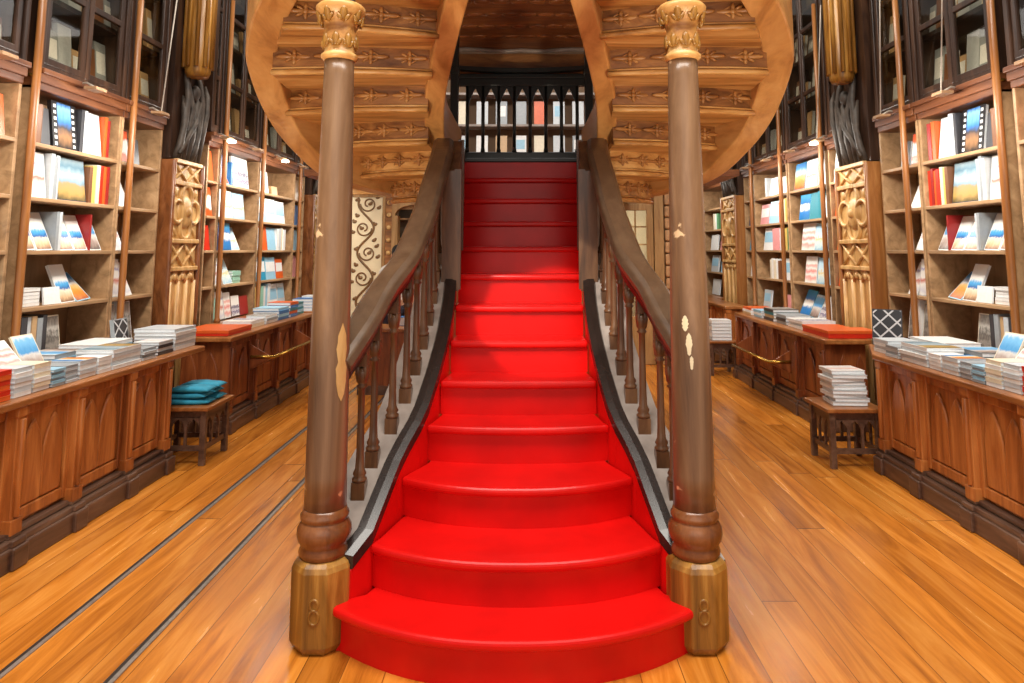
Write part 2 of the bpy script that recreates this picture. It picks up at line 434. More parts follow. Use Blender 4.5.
stair = thing('staircase', (CX, 4.5, 0), 'bright red staircase with twelve bowed steps flanked by dark railings', 'staircase')
for n in range(1, 13):
    f = curve(n); c, e, w = front(n)
    yb = front(n+1)[1]+.05
    c2 = front(n+1)[0]
    ys = [e + (yb-e)*k/5 for k in range(1, 6)]
    side = [(xin(y)-.002, y) for y in ys]
    if n == 1:   # the corners of the lowest tread turn back beside the pedestals
        side = [(.765, 3.16), (.66, 3.215)] + [(xin(y)-.002, y) for y in (3.28, 3.4, 3.5, yb)]
    poly = f + side + [(-x, y) for x, y in side[::-1]]
    zt = n*RISE
    b = MB(); b.prism(poly, (CX,0,zt-.042), (1,0,0), (0,1,0), (0,0,1), .042)
    tr = b.build('step', M['red'], stair, bevel=.016, seg=3)
    # riser below the nosing
    b = MB(); g = curve(n, .034)
    if n == 1:
        g = [(x*.965, y) for x, y in g]
    rings = [[V((CX+x, y, max(0, zt-RISE-.0))), V((CX+x, y, zt-.042)), V((CX+x, y+.03, zt-.042)), V((CX+x, y+.03, zt-RISE))] for x, y in g]
    b.sweep(rings, smooth=False)
    if n == 1:
        for sgn in (-1, 1):
            x0, y0 = g[0] if sgn < 0 else g[-1]
            b.box(CX+x0-.012*(sgn < 0), CX+x0+.012*(sgn > 0), y0, 3.2, 0, zt-.042)
    b.build('riser', M['red'], tr)
# topmost riser to the landing
b = MB(); y = nose_y(13); b.box(CX-xin(y)+.004, CX+xin(y)-.004, y, y+.03, 12*RISE, 13*RISE-.03); b.build('riser', M['red'], stair)

def stringer(sgn):
    ys = [3.17+(5.95-3.17)*i/30 for i in range(31)]
    rings = []; red = []; cap = []
    for y in ys:
        xi = xin(y)+.004; xo = xi+.24
        if y < 3.45: xo = xi+.24-.06*(3.45-y)/.28
        zt = zline(y)+.03; zb = max(.0, zt-.75)
        P = lambda x, z: V((CX+sgn*x, y, z))
        rings.append([P(xi+.012, zb), P(xi+.012, zt), P(xo, zt), P(xo, zb)])
        red.append([P(xi, zb), P(xi, zt-.035), P(xi+.012, zt-.035), P(xi+.012, zb)])
        cap.append([P(xi-.006, zt-.03), P(xi-.006, zt+.022), P(xi+.03, zt+.03), P(xi+.065, zt+.03), P(xi+.075, zt+.008), P(xo+.015, zt+.008), P(xo+.015, zt-.03)])
    b = MB(); b.sweep(rings); st = b.build('stringer', M['raildark'], stair)
    b = MB(); b.sweep(red); b.build('red_lining', M['red'], st)
    b = MB(); b.cur = 0; b.sweep(cap, smooth=False)
    ob = b.build('stringer_cap', [M['captrim'], M['greycap']], st)
    for p in ob.data.polygons:      # worn grey top between the balusters
        if p.normal.z > .5:
            xx = abs(p.center.x); 
            if xx > xin(p.center.y+ORG[ob].y)+.07: p.material_index = 1

def rail_pt(y, sgn, h):
    return V((CX+sgn*(xin(y)+.14), y, zline(y)+h))

def handrail(sgn):
    pts = [(xin(y)+.14, y, zline(y)+.80) for y in (3.22,3.4,3.6,3.8,4.0,4.2,4.4)]
    pts += [(.545, 4.6, zline(4.6)+.80), (.54, 4.75, 2.33), (.555, 4.95, 2.43)]
    path = spline([(CX+sgn*x, y, z) for x, y, z in pts], 5)
    rings = []; rings2 = []
    for i, p in enumerate(path):
        t = (path[min(i+1, len(path)-1)]-path[max(i-1, 0)]).normalized()
        a = t.cross(V((0,0,1))).normalized(); up = a.cross(t).normalized()
        prof = [(-.066,-.02),(-.078,.015),(-.07,.05),(-.045,.066),(.045,.066),(.07,.05),(.078,.015),(.066,-.02)]
        rings.append([p + a*x + up*z for x, z in prof])
        prof = [(-.04,-.075),(-.045,-.03),(-.03,-.008),(.03,-.008),(.045,-.03),(.03,-.075)]
        rings2.append([p + a*x + up*z for x, z in prof])
    b = MB(); b.sweep(rings, smooth=False); h = b.build('handrail', M['rail'], stair, bevel=.008)
    b = MB(); b.sweep(rings2, smooth=True); b.build('under_rail', M['raildark'], h)

def baluster_at(y, sgn):
    lo = rail_pt(y, sgn, .04); hi = rail_pt(y, sgn, .745)
    H = hi.z-lo.z
    b = MB(); c = (lo.x, lo.y, lo.z-.03)
    b.box(lo.x-.032, lo.x+.032, lo.y-.032, lo.y+.032, lo.z-.06, lo.z+.05)
    b.lathe([(.034,.08),(.036,.095),(.026,.105),(.033,.118),(.022,.14),(.019,.2),(.0165,H*.55),(.0165,H*.72),(.027,H*.735),(.018,H*.75),(.028,H*.77),
             (.030,H*.80),(.034,H*.83),(.026,H*.86)], c, 12)
    for q in range(4):    # leaf carved bracket under the rail
        a = q*PI/2+PI/4
        b.ball(V(c)+V((.024*math.cos(a), .024*math.sin(a), H*.84)), (.014,0,0), (0,.014,0), (0,0,.045), 6, 5)
    b.box(lo.x-.028, lo.x+.028, lo.y-.03, lo.y+.03, lo.z-.03+H*.87, hi.z+.012)
    b.build('baluster', M['baluster'], stair)

for sgn in (-1, 1):
    stringer(sgn); handrail(sgn)
    for i in range(10): baluster_at(3.40+.155*i if i else 3.42, sgn)
    # closed dark cheek beside the upper steps
    b = MB(); rings = []
    for i in range(13):
        y = 4.62+(5.94-4.62)*i/12; x = xin(y)-.012
        zt = min(zline(y)+.78, 2.47)
        P = lambda xx, z: V((CX+sgn*xx, y, z))
        rings.append([P(x-.004, zline(y)-.02), P(x-.004, zt), P(x+.11, zt), P(x+.11, zline(y)-.02)])
    b.sweep(rings)
    for y in (4.62, 4.95, 5.3, 5.65):
        x = xin(y)-.012
        b.box(CX+sgn*(x-.016), CX+sgn*(x+.03), y-.004, y+.04, zline(y)-.01, min(zline(y)+.79, 2.48))
    b.build('cheek_panel', M['baluster'], stair)

# ------------------------------------------------------------------ columns
def column(sgn):
    x, y = (-.832 if sgn < 0 else .80), 3.2
    lab = 'tall round wooden column standing on a gilded octagonal pedestal, %s of the red stairs' % SIDE[sgn]
    t = thing('column', (x, y, 0), lab, 'column', 'columns at the foot of the stairs')
    b = MB()
    b.lathe([(.112,0),(.134,.035),(.134,.325),(.126,.345),(.108,.362)], (x,y,0), 8, phase=.5, smooth=False)
    pd = b.build('pedestal', M['gold'], t, bevel=.006)
    b = MB()   # carved emblem on the face towards the room
    fx, fy = x+sgn*0.0, y-.1255
    for dz, r in ((.205,.022), (.157,.028)):
        b.tube([(fx+r*.75*math.cos(2*PI*i/14), fy+.002, dz+r*math.sin(2*PI*i/14)) for i in range(14)], .0065, 6, closed=True)
    b.build('carved_emblem', M['gold'], pd)
    b = MB()
    b.lathe([(.092,.358),(.104,.366),(.107,.385),(.100,.405),(.100,.415),(.112,.43),(.118,.455),(.116,.48),(.102,.505),(.096,.512),(.104,.52),(.105,.535),(.096,.545),(.094,.56)], (x,y,0), 32)
    b.build('turned_base', M['colbase'], t)
    b = MB(); b.lathe([(.092,.555),(.090,.7),(.086,1.3),(.078,2.0),(.070,2.5),(.069,2.58)], (x,y,0), 32); b.build('shaft', M['column'], t)
    rp = random.Random(5 if sgn < 0 else 9); patches = [(1.19, .17, -38, 16)] if sgn < 0 else [(1.36, .035, -116, 9), (1.27, .05, -106, 8), (1.19, .03, -100, 5)]
    for zc, hz, ac, aw in patches:
        b = MB(); rows = []
        for i in range(13):
            tt = -1+2*i/12; z = zc+hz*tt; rr_ = interp(z, [.555,1.3,2.0], [.092,.0862,.0782])+.0012
            half = aw*(1-tt*tt)**.5*(.75+.5*rp.random())+.3
            rows.append([V((x+rr_*math.cos(math.radians(ac+half*q)), y+rr_*math.sin(math.radians(ac+half*q)), z)) for q in (-1,-.5,0,.5,1)])
        b.sweep(rows, closed_ring=False, smooth=True); b.build('bare_wood_patch' if sgn < 0 else 'paint_scuff', M['carve'] if sgn < 0 else M['cream'], t, fix=False)
    # capital
    b = MB()
    b.lathe([(.069,2.575),(.084,2.585),(.086,2.60),(.072,2.612),(.072,2.66),(.078,2.70),(.072,2.72),(.075,2.75),(.098,2.79),(.114,2.81),(.116,2.832),(.104,2.845),(.06,2.85)], (x,y,0), 24)
    cp = b.build('capital', M['oak'], t)
    b = MB()
    for ring, (zc, rr, n) in enumerate(((2.665,.076,8), (2.78,.098,8))):
        for q in range(n):
            a = 2*PI*(q+.5*ring)/n; d = V((math.cos(a), math.sin(a), 0)); tt = V((-math.sin(a), math.cos(a), 0))
            c = V((x,y,zc))+d*rr
            b.ball(c, tt*.018, d*.012, V((0,0,.036))+d*.012*ring, 8, 6)
            b.ball(c+tt*.018+V((0,0,-.016)), tt*.012, d*.009, V((0,0,.018))+tt*.008, 6, 5)
            b.ball(c-tt*.018+V((0,0,-.016)), tt*.012, d*.009, V((0,0,.018))-tt*.008, 6, 5)
    b.build('capital_leaves', M['gold'], cp)
    b = MB(); b.lathe([(.075,2.85),(.062,2.90),(.06,3.3)], (x,y,0), 8, phase=.5, smooth=False); b.build('upper_shaft', M['iron'], t)
for sgn in (-1, 1): column(sgn)

# ------------------------------------------------------------------ curved upper flights
def at_path(path, y):
    for i in range(len(path)-1):
        if (path[i].y-y)*(path[i+1].y-y) <= 0 and abs(path[i].y-path[i+1].y) > 1e-6:
            tt = (y-path[i].y)/(path[i+1].y-path[i].y); return path[i].lerp(path[i+1], tt)
    return path[-1].copy()

def flight(sgn):
    t = thing('curved_flight', (CX+sgn*1.1, 5.2, 2.2), 'carved wooden stair flight seen from below, curving out over the %s side' % SIDE[sgn], 'staircase', 'curved upper stair flights')
    m = lambda p: V((CX+sgn*(-p[0]-CX if True else 0), p[1], p[2]))
    # outer and inner lines of the flight (given for the left one)
    out = spline([(-.95,6.25,2.13),(-1.25,6.03,2.16),(-1.60,5.65,2.256),(-1.775,5.25,2.447),(-1.872,4.95,2.662),(-1.872,4.6,2.905),(-1.76,4.3,3.03),(-1.52,3.9,3.15),(-1.20,3.62,3.32),(-.80,3.46,3.52),(-.4,3.42,3.72)], 8)
    inn = spline([(-.53,5.93,2.30),(-.575,5.65,2.38),(-.60,5.35,2.47),(-.56,4.9,2.69),(-.475,4.55,2.90),(-.32,4.1,3.215),(-.18,3.85,3.46),(-.02,3.7,3.66)], 8)
    def board(path, wi, wo, h, name, mat, mat2):
        rings = []
        for i, p in enumerate(path):
            tg = (path[min(i+1,len(path)-1)]-path[max(i-1,0)]); tg.z = 0; tg.normalize()
            nrm = V((-tg.y, tg.x, 0))
            if nrm.x > 0: nrm = -nrm          # outwards = away from the stairs
            a = p+nrm*wo; c = p-nrm*wi
            rings.append([m(a), m(c), m(c+V((0,0,h))), m(a+V((0,0,h)))])
        bb = MB(); bb.sweep(rings, smooth=False)
        o = bb.build(name, [mat, mat2], t, bevel=.014)
        for q, p in enumerate(o.data.polygons):
            if p.normal.z < -.5: p.material_index = 0
        return o
    board(out, .20, 0.0, .42, 'outer_stringer', M['oakband'], M['oakband'])
    board(inn, .0, .145, .42, 'inner_stringer', M['oakband'], M['oakband'])
    # step lines from the inner to the outer string
    IY = {-1:5.48, 0:5.27, 1:5.03, 2:4.76, 3:4.54, 4:4.33, 5:4.16, 6:4.0}
    OY = {-1:6.02, 0:5.78, 1:5.40, 2:4.93, 3:4.47, 4:4.08, 5:3.76, 6:3.53}
    def ends(k):
        a = at_path(inn, IY[k]); c = at_path(out, OY[k])
        if k >= 6: c = V((-1.0, 3.52, 0))
        a = V((a.x, a.y, 0)); c = V((c.x, c.y, 0)); d = (c-a).normalized()
        return a+d*.13, c-d*.18, d
    for k in range(-1, 7):
        a, c, d = ends(k)
        zb = 2.47+(k-1)*RISE; zt = zb+.185
        nrm = V((d.y, -d.x, 0))
        if nrm.y > 0: nrm = -nrm            # towards the viewer
        # riser board, slightly bowed
        N = 10; rings = []
        for i in range(N+1):
            tt = i/N; p = a.lerp(c, tt) + nrm*(.05*math.sin(PI*tt))
            q = p-nrm*.03
            rings.append([m((p.x,p.y,zb)), m((p.x,p.y,zt)), m((q.x,q.y,zt)), m((q.x,q.y,zb))])
        bb = MB(); bb.sweep(rings); rb = bb.build('riser_board', M['oakdark'] if k > 0 else M['oak'], t)
        # carved flowers
        for tt in (.14, .38, .62, .86):
            bb = MB()
            p = a.lerp(c, tt)+nrm*(.05*math.sin(PI*tt)+.004)
            al = d; cc = V((p.x,p.y,zb+.108))
            mv = lambda q: V((q.x*(1 if sgn < 0 else -1), q.y, q.z))
            bb.ball(m(cc), mv(d*.02), mv(nrm*.016), V((0,0,.02)), 8, 6)
            for sg in (-1, 1):
                bb.ball(m(cc+d*.062*sg), mv(d*.062), mv(nrm*.012), V((0,0,.015)), 8, 7)
                bb.ball(m(cc+V((0,0,.026*sg))), mv(d*.014), mv(nrm*.012), V((0,0,.026)), 8, 6)
                for sz in (-1, 1):
                    bb.ball(m(cc+d*.034*sg+V((0,0,.02*sz))), mv(d*.026)+V((0,0,.014*sz*sg*sg)), mv(nrm*.01), V((0,0,.009))-mv(d*.004*sg*sz), 6, 5)
            bb.build('carved_flower', M['carvemid'], rb)
        # moulded lip below the riser
        lip = [m(a.lerp(c, i/N)+nrm*(.05*math.sin(PI*i/N)+.012)+V((0,0,zb+.002))) for i in range(N+1)]
        lip2 = [m(a.lerp(c, i/N)+nrm*(.05*math.sin(PI*i/N)+.004)+V((0,0,zb+.032))) for i in range(N+1)]
        bb = MB(); bb.tube(lip, .020, 8); bb.tube(lip2, .009, 6); bb.build('moulding', M['oak'], rb)
        # underside of the tread towards the next riser
        if k < 6:
            a2, c2, d2 = ends(k+1)
            nr2 = V((d2.y,-d2.x,0)); nr2 = nr2 if nr2.y < 0 else -nr2
            rings = []
            for i in range(N+1):
                tt = i/N
                p = a.lerp(c, tt)+nrm*(.05*math.sin(PI*tt)-.03); q = a2.lerp(c2, tt)+nr2*(.05*math.sin(PI*tt)-.005)
                rings.append([m((p.x,p.y,zt-.012)), m((q.x,q.y,zt-.004)), m((q.x,q.y,zt+.03)), m((p.x,p.y,zt+.03))])
            bb = MB(); bb.sweep(rings); bb.build('tread_underside', M['oak'], t)
for sgn in (-1, 1): flight(sgn)
br = thing('shade_bridge', (CX, 3.8, 3.9), 'unseen wooden bridge over the stairs, shaped to shade the upper red steps', 'gallery')  # out of view, added to keep the skylight off the upper steps
b = MB(); b.box(CX-1.3, CX+1.3, 3.12, 5.2, 3.95, 4.1); b.build('deck', M['soffit'], br)
b = MB(); b.box(CX-1.3, CX+1.3, 3.06, 3.12, 3.72, 4.2); b.build('fascia', M['oakband'], br)  # front edge lowered to bring its shade further down the flight

# ------------------------------------------------------------------ landing, its balustrade and the gallery above
ld = thing('stair_landing', (CX, 6.3, 2.2), 'dark edged landing at the top of the red stairs', 'landing')
y13 = nose_y(13)
b = MB(); b.box(CX-.62, CX+.62, y13+.03, 7.3, 2.30, 2.44); b.build('deck', M['raildark'], ld)
b = MB(); b.box(CX-.53, CX+.53, y13-.02, y13+.1, 2.44, 2.475); b.build('edge_strip', M['iron'], ld, bevel=.008)
b = MB()
for sg in (-1, 1):
    rings = []
    N = 10
    for i in range(N+1):     # curved fascia below the landing beside the flights
        tt = i/N; xx = .56+.5*tt; yy_ = 5.98+.25*math.sin(PI*.5*tt)
        rings.append([V((CX+sg*xx, yy_, 2.12)), V((CX+sg*xx, yy_, 2.34)), V((CX+sg*xx, yy_+.05, 2.34)), V((CX+sg*xx, yy_+.05, 2.12))])
    b.sweep(rings, smooth=True)
b.build('curved_fascia', M['oak'], ld)
b = MB(); b.box(CX-2.0, CX-.62, 6.3, 7.3, 2.36, 2.42); b.box(CX+.62, CX+2.0, 6.3, 7.3, 2.36, 2.42); b.box(CX-1.6, CX+1.6, 7.3, 10.4, 2.40, 2.5)
b.build('gallery_floor', M['soffit'], ld)

bl = thing('landing_balustrade', (CX, 6.6, 2.44), 'black gothic balustrade of pointed arches across the head of the stairs', 'balustrade')
b = MB(); b.box(-.62, .64, 6.56, 6.64, 2.44, 2.62); b.build('bottom_rail', M['iron'], bl, bevel=.01)
b = MB(); b.box(-.62, .64, 6.57, 6.63, 3.27, 3.37); b.box(-.62, .64, 6.55, 6.65, 3.34, 3.39); b.build('top_rail', M['iron'], bl, bevel=.01)
xs = [-.52+.1525*i for i in range(8)]
for x in xs:
    b = MB(); b.tube([(x,6.6,2.6),(x,6.6,3.29)], .017, 8); b.lathe([(.024,2.62),(.018,2.66),(.013,2.70)], (x,6.6,0), 8); b.build('post', M['iron'], bl)
for i in range(7):
    x0, x1 = xs[i]+.008, xs[i+1]-.008; xc = (x0+x1)/2; hw = (x1-x0)/2
    b = MB()     # spandrel plate with a pointed opening
    arc = [(-hw, 3.05)] + [(-hw+hw*(k/7)**1.35, 3.07+.18*k/7) for k in range(8)]
    pl = [(xc+x, z) for x, z in arc]; pr = [(2*xc-x, z) for x, z in pl]
    b.prism([(x0, 3.28)] + pl + [(xc, 3.28)], (0,6.588,0), (1,0,0), (0,0,1), (0,1,0), .024)
    b.prism([(xc, 3.28)] + pr[::-1] + [(x1, 3.28)], (0,6.588,0), (1,0,0), (0,0,1), (0,1,0), .024)
    b.build('pointed_arch', M['iron'], bl)
# frame posts beside the landing
for sg, nm in ((-1, 'left'), (1, 'right')):
    b = MB(); x = CX+sg*.60
    b.box(x-.035, x+.035, 6.02, 6.09, 2.3, 4.2); b.box(x-.045, x+.045, 6.01, 6.10, 2.44, 2.6); b.box(x-.045, x+.045, 6.01, 6.10, 3.25, 3.3)
    o = b.build('frame_post', M['iron'], origin=(x, 6.05, 2.3), bevel=.006)
    tag(o, 'black upright post at the %s end of the landing balustrade' % nm, 'post', 'posts framing the landing')
gal = thing('gallery_edge', (CX, 7, 3.3), 'grained wood underside and edge of the upper gallery over the landing', 'gallery')
b = MB(); b.box(-1.3, 1.3, 6.68, 6.74, 3.37, 3.62); b.build('fascia', M['oakdark'], gal)
b = MB()
rings = []
for i in range(21):
    x = -.66+1.32*i/20; z = 3.385+.03*((x/.66)**2)
    rings.append([V((x,6.48,z)), V((x,6.48,z+.04)), V((x,6.56,z+.04)), V((x,6.56,z))])
b.sweep(rings); b.build('curved_beam', M['iron'], gal)
b = MB(); b.box(-1.3, 1.3, 5.2, 6.72, 3.66, 3.76); b.build('ceiling_board', M['soffit'], gal)
b = MB(); b.tube([(x, 6.62+.03*math.sin(abs(x)*9), 3.64) for x in [-.66+1.32*i/24 for i in range(25)]], .022, 8); b.build('pale_moulding', M['greycap'], gal)
b = MB()
for i in range(9):
    for j in range(4):
        x = -.6+.15*i+(j % 2)*.07; y = 5.35+.3*j
        b.ball((x, y, 3.662), (.075,0,0), (0,.05,0), (0,0,.018), 10, 5)
b.build('ceiling_carving', M['soffit'], gal)

# ------------------------------------------------------------------ back partition under the landing
YB = 10.5
pt = thing('back_partition', (CX, YB, 0), 'tan wood partition wall below the landing behind the stairs', 'partition')
b = MB(); b.box(-2.66, -1.97, YB+.03, YB+.14, 0, 2.6); b.box(-1.38, 1.28, YB+.03, YB+.14, 0, 2.6); b.box(1.28, 2.36, YB+.02, YB+.14, 2.36, 2.6); b.box(1.95, 2.36, YB+.02, YB+.14, 0, 2.4); b.box(-1.97,-1.38,YB+.02,YB+.14,2.3,2.6)
b.build('panel', M['mullion'], pt)
b = MB(); b.box(-2.7, 2.4, YB-.06, YB+.1, 2.52, 2.66); b.box(-2.7, 2.4, YB-.09, YB+.1, 2.62, 2.66); tag(b.build('partition_cornice', M['oak'], origin=(CX, YB, 2.52), bevel=.01), 'carved honey cornice along the top of the partition behind the stairs', 'cornice')
# scroll panel
sp = thing('scroll_panel', (-2.36, YB, 0), 'cream panel with brown vine scrollwork behind the left column', 'panel')
b = MB(); b.box(-2.62, -2.12, YB-.02, YB+.01, .3, 2.5); b.build('cream_board', M['cream'], sp)
b = MB()
for x in (-2.65, -2.11): b.box(x-.025, x+.025, YB-.04, YB+.01, .25, 2.52)
b.box(-2.65, -2.11, YB-.04, YB+.01, 2.48, 2.54); b.build('frame', M['mullion'], sp, bevel=.008)
b = MB(); xc = -2.38; yv = YB-.024
pth = [(xc+.12*math.sin(2*PI*(z-.35)/.74), yv, z) for z in [.35+2.1*i/90 for i in range(91)]]
b.tube(pth, .017, 6)
for k in range(6):
    zc = .53+.37*k; sg = 1 if k % 2 else -1
    c0 = V((xc-.0*sg, yv, zc))
    spi = []
    for i in range(26):
        a = 2*PI*1.2*i/25; r = .125*(1-.68*i/25)
        spi.append((xc+sg*.035+sg*r*math.cos(a+PI), yv, zc+r*math.sin(a+PI)))
    b.tube(spi, .012, 6)
    for (dx, dz) in ((.17,.1), (.19,-.06), (.13,.19), (-.14,.06), (.06,.0)):
        p = V((xc+sg*dx, yv, zc+dz))
        b.ball(p, (.034,0,.012), (0,.01,0), (-.01,0,.024), 8, 5)
        b.ball(p+V((.02*sg,0,.02)), (.02,0,.0), (0,.01,0), (0,0,.02), 8, 5)
b.build('vine_scrollwork', M['scroll'], sp)
# studded strip
ss = thing('studded_strip', (-2.03, YB, 0), 'narrow wood strip with a row of round studs beside the scroll panel', 'trim strip')
b = MB(); b.box(-2.085, -1.975, YB-.03, YB+.015, .1, 2.52); b.build('strip', M['oakdark'], ss, bevel=.006)
for i in range(11):
    b = MB(); b.ball((-2.03, YB-.04, .5+.19*i), (.036,0,0), (0,.025,0), (0,0,.036), 10, 6); b.build('stud', M['carve'], ss)
# arched opening with dark shelves left
ao = thing('arched_opening', (-1.65, YB, 0), 'arched doorway with dark shelves inside, left of the stairs at the back', 'doorway')
b = MB()
for x in (-1.94, -1.40): b.box(x-.045, x+.045, YB-.05, YB+.14, 0, 2.2)
arc = [(-1.67+.27*math.cos(a), 2.2+.16*math.sin(a)) for a in [PI*k/14 for k in range(15)]]
b.prism(arc + [(-1.985,2.2),(-1.985,2.52),(-1.355,2.52),(-1.355,2.2)], (0,YB-.05,0), (1,0,0), (0,0,1), (0,1,0), .15)
b.build('frame', M['mullion'], ao)
b = MB(); b.box(-1.97, -1.38, YB+.45, YB+.5, 0, 2.4); b.build('back_board', M['upperback'], ao)
for z in (1.15, 1.5, 1.85, 2.15):
    b = MB(); b.box(-1.95, -1.39, YB+.2, YB+.45, z, z+.025); b.build('shelf', M['mullion'], ao)
    
# glazed door right
gd = thing('glazed_door', (1.6, YB, 0), 'glazed wooden door with small panes behind the right railing', 'door')
b = MB()
for x in (1.32, 1.92): b.box(x-.05, x+.05, YB-.04, YB+.04, 0, 2.36)
b.box(1.27, 1.97, YB-.04, YB+.04, 2.28, 2.38); b.box(1.32, 1.92, YB-.04, YB+.04, 0, .7)
b.build('frame', M['mullion'], gd, bevel=.008)
b = MB()
for x in (1.51, 1.70): b.box(x-.012, x+.012, YB-.03, YB+.01, .7, 2.3)
for i in range(1, 6): z = .7+1.6*i/6; b.box(1.32, 1.92, YB-.03, YB+.01, z-.012, z+.012)
b.build('glazing_bars', M['mullion'], gd)
b = MB(); b.box(1.32, 1.92, YB-.012, YB-.006, .7, 2.3); b.build('glass_pane', M['glass'], gd)
b = MB(); b.tube([(1.85,YB-.05,1.05),(1.85,YB-.09,1.05),(1.80,YB-.09,1.05)], .012, 8); b.build('handle', M['brass'], gd)
b = MB(); b.box(1.1, 2.2, YB+1.0, YB+1.05, 0, 2.5); b.cur=1
tag(b.build('corridor_screen', [M['cream']], origin=(1.6,YB+1,0)), 'pale screen seen through the panes of the glazed door', 'screen')
dp = MB(); dp.box(1.98, 2.12, YB-.07, YB+.02, 0, 2.52)
tag(dp.build('door_post', M['mullion'], origin=(2.05,YB,0), bevel=.01), 'plain tan post between the glazed door and the stone quoins', 'post')
qn = thing('quoin_pier', (2.22, YB, 0), 'narrow pier of rounded tan blocks right of the glazed door', 'pier')
for i in range(14):
    b = MB(); z = .02+.18*i; b.box(2.14, 2.32, YB-.08, YB+.02, z, z+.165); b.build('block', M['stone'], qn, bevel=.025, seg=3)

# ------------------------------------------------------------------ counters
def lancet(w, h, spring):
    """pointed-arch outline, width w, height h, arch starting at spring"""
    hw = w/2; out = [(-hw, 0), (hw, 0)]
    R = h-spring
    for i in range(7):
        a = i/6; out.append((hw*(1-a**1.6), spring+R*(a**.75)))
    for i in range(5, -1, -1):
        a = i/6; out.append((-hw*(1-a**1.6), spring+R*(a**.75)))
    return out

def counter(s, uf, ys, ztop, label, body, plinth_y=None, ub=3.42, over0=.03, over1=.03, end_face=False, notch=0, ypil=None):
    """front at u=uf, pilasters at the ys"""
    y0, y1 = ys[0], ys[-1]; n = -s    # direction to the room
    t = thing('counter', (sx(s, (uf+ub)/2), (y0+y1)/2, 0), label, 'counter')
    X = lambda u: sx(s, u)
    b = MB(); b.box(X(uf+.05), X(ub), y0, y1, .12, ztop-.045); b.build('carcass', M[body], t)
    for y in ys:       # pilaster strips
        b = MB(); b.box(X(uf-.015), X(uf+.06), y-.035, y+.035, .17, ztop-.05)
        b.box(X(uf-.03), X(uf+.06), y-.045, y+.045, .17, .25); b.box(X(uf-.025), X(uf+.06), y-.042, y+.042, ztop-.10, ztop-.045)
        b.tube([(X(uf-.02), y, .26), (X(uf-.02), y, ztop-.11)], .017, 8)
        b.build('pilaster', M[body], t, bevel=.005)
    for i in range(len(ys)-1):
        a, c = ys[i]+.035, ys[i+1]-.035; w = c-a
        b = MB(); zb = .2; h = ztop-.06-zb
        b.box(X(uf+.02), X(uf+.055), a-.01, a+.035, zb, zb+h+.014); b.box(X(uf+.02), X(uf+.055), c-.035, c+.01, zb, zb+h+.014)
        b.box(X(uf+.022), X(uf+.055), a+.034, c-.034, zb+.002, zb+.07); b.box(X(uf+.022), X(uf+.055), a+.034, c-.034, zb+h-.05, zb+h+.012)
        pn = b.build('panel_frame', M[body], t, bevel=.006)
        hw = (w-.09)/2
        for k in range(2):
            yc = a+.045+hw*(k+.5)
            b = MB()
            b.prism(lancet(hw-.006, h-.16, h-.40), (X(uf+.05), yc, zb+.075), (0,1,0), (0,0,1), (n,0,0), .022)
            b.build('lancet_panel', M[body], pn, bevel=.012, seg=2)
    if end_face:
        b = MB(); w = ub-uf-.06
        for k in range(2):
            xa = X(uf+.09+w*.5*k+w*.22)
            b.prism(lancet(w*.40, ztop-.34, ztop-.62), (xa, y0+.002, .2), (1,0,0), (0,0,1), (0,-1,0), .02)
        b.build('end_panel', M[body], t, bevel=.01)
    # stepped plinth
    b = MB()
    e0, e1 = y0-.03, y1+.03
    b.box(X(uf-.05), X(ub), e0, e1, 0, .115); b.box(X(uf-.035), X(ub), e0+.01, e1-.01, .11, .15); b.box(X(uf-.005), X(ub), e0+.02, e1-.02, .15, .185)
    for y in ys:
        b.box(X(uf-.07), X(uf+.1), y-.06, y+.06, 0, .118); b.box(X(uf-.055), X(uf+.1), y-.052, y+.052, .115, .153); b.box(X(uf-.028), X(uf+.1), y-.046, y+.046, .15, .19)
    b.build('plinth', M['plinth'], t, bevel=.008)
    b = MB()
    poly = [(uf-.04, y0-over0), (ub+.02, y0-over0), (ub+.02, y1+over1), (uf-.04+notch, y1+over1)]
    if notch: poly.append((uf-.04, y1+.04))
    if ypil: poly = [(uf-.04, y0-over0), (ub+.02, y0-over0), (ub+.02, ypil), (3.44, ypil), (3.44, y1+over1), (uf-.04, y1+over1)]
    b.prism([(X(u), y) for u, y in poly], (0,0,ztop-.045), (1,0,0), (0,1,0), (0,0,1), .045)
    b.build('worktop', M['worktop'], t, bevel=.012, seg=3)
    return t

NP = [2.84, 3.37, 3.9, 4.41, 4.97, 5.47]
counter(-1, 2.71, NP, .88, 'long near counter of arched wood panels along the left wall', 'counter', over1=.52)
counter(1, 2.71, NP, .88, 'long near counter of arched wood panels along the right wall', 'counter', over1=.62, notch=.26)
FP = [6.62, 7.22, 7.85, 8.45, 9.0]
counter(-1, 2.72, FP, .88, 'far red-brown counter beyond the stool on the left', 'counterdark', over0=.1, end_face=True, ub=3.18, ypil=7.46)
counter(1, 2.80, [6.68, 7.35, 8.05, 8.75, 9.4], .85, 'far red-brown counter beyond the near stool on the right', 'counterdark', over0=.1, end_face=True, ub=3.18, ypil=7.54)
counter(1, 2.93, [10.35, 11.2, 12.1, 13.0], .86, 'farthest counter on the right, behind the distant stool', 'counter', over0=.05, ub=3.22, ypil=12.0)
counter(-1, 2.80, [9.5, 10.3], .86, 'short counter at the far left end beside the scroll panel', 'counterdark', over0=.05)

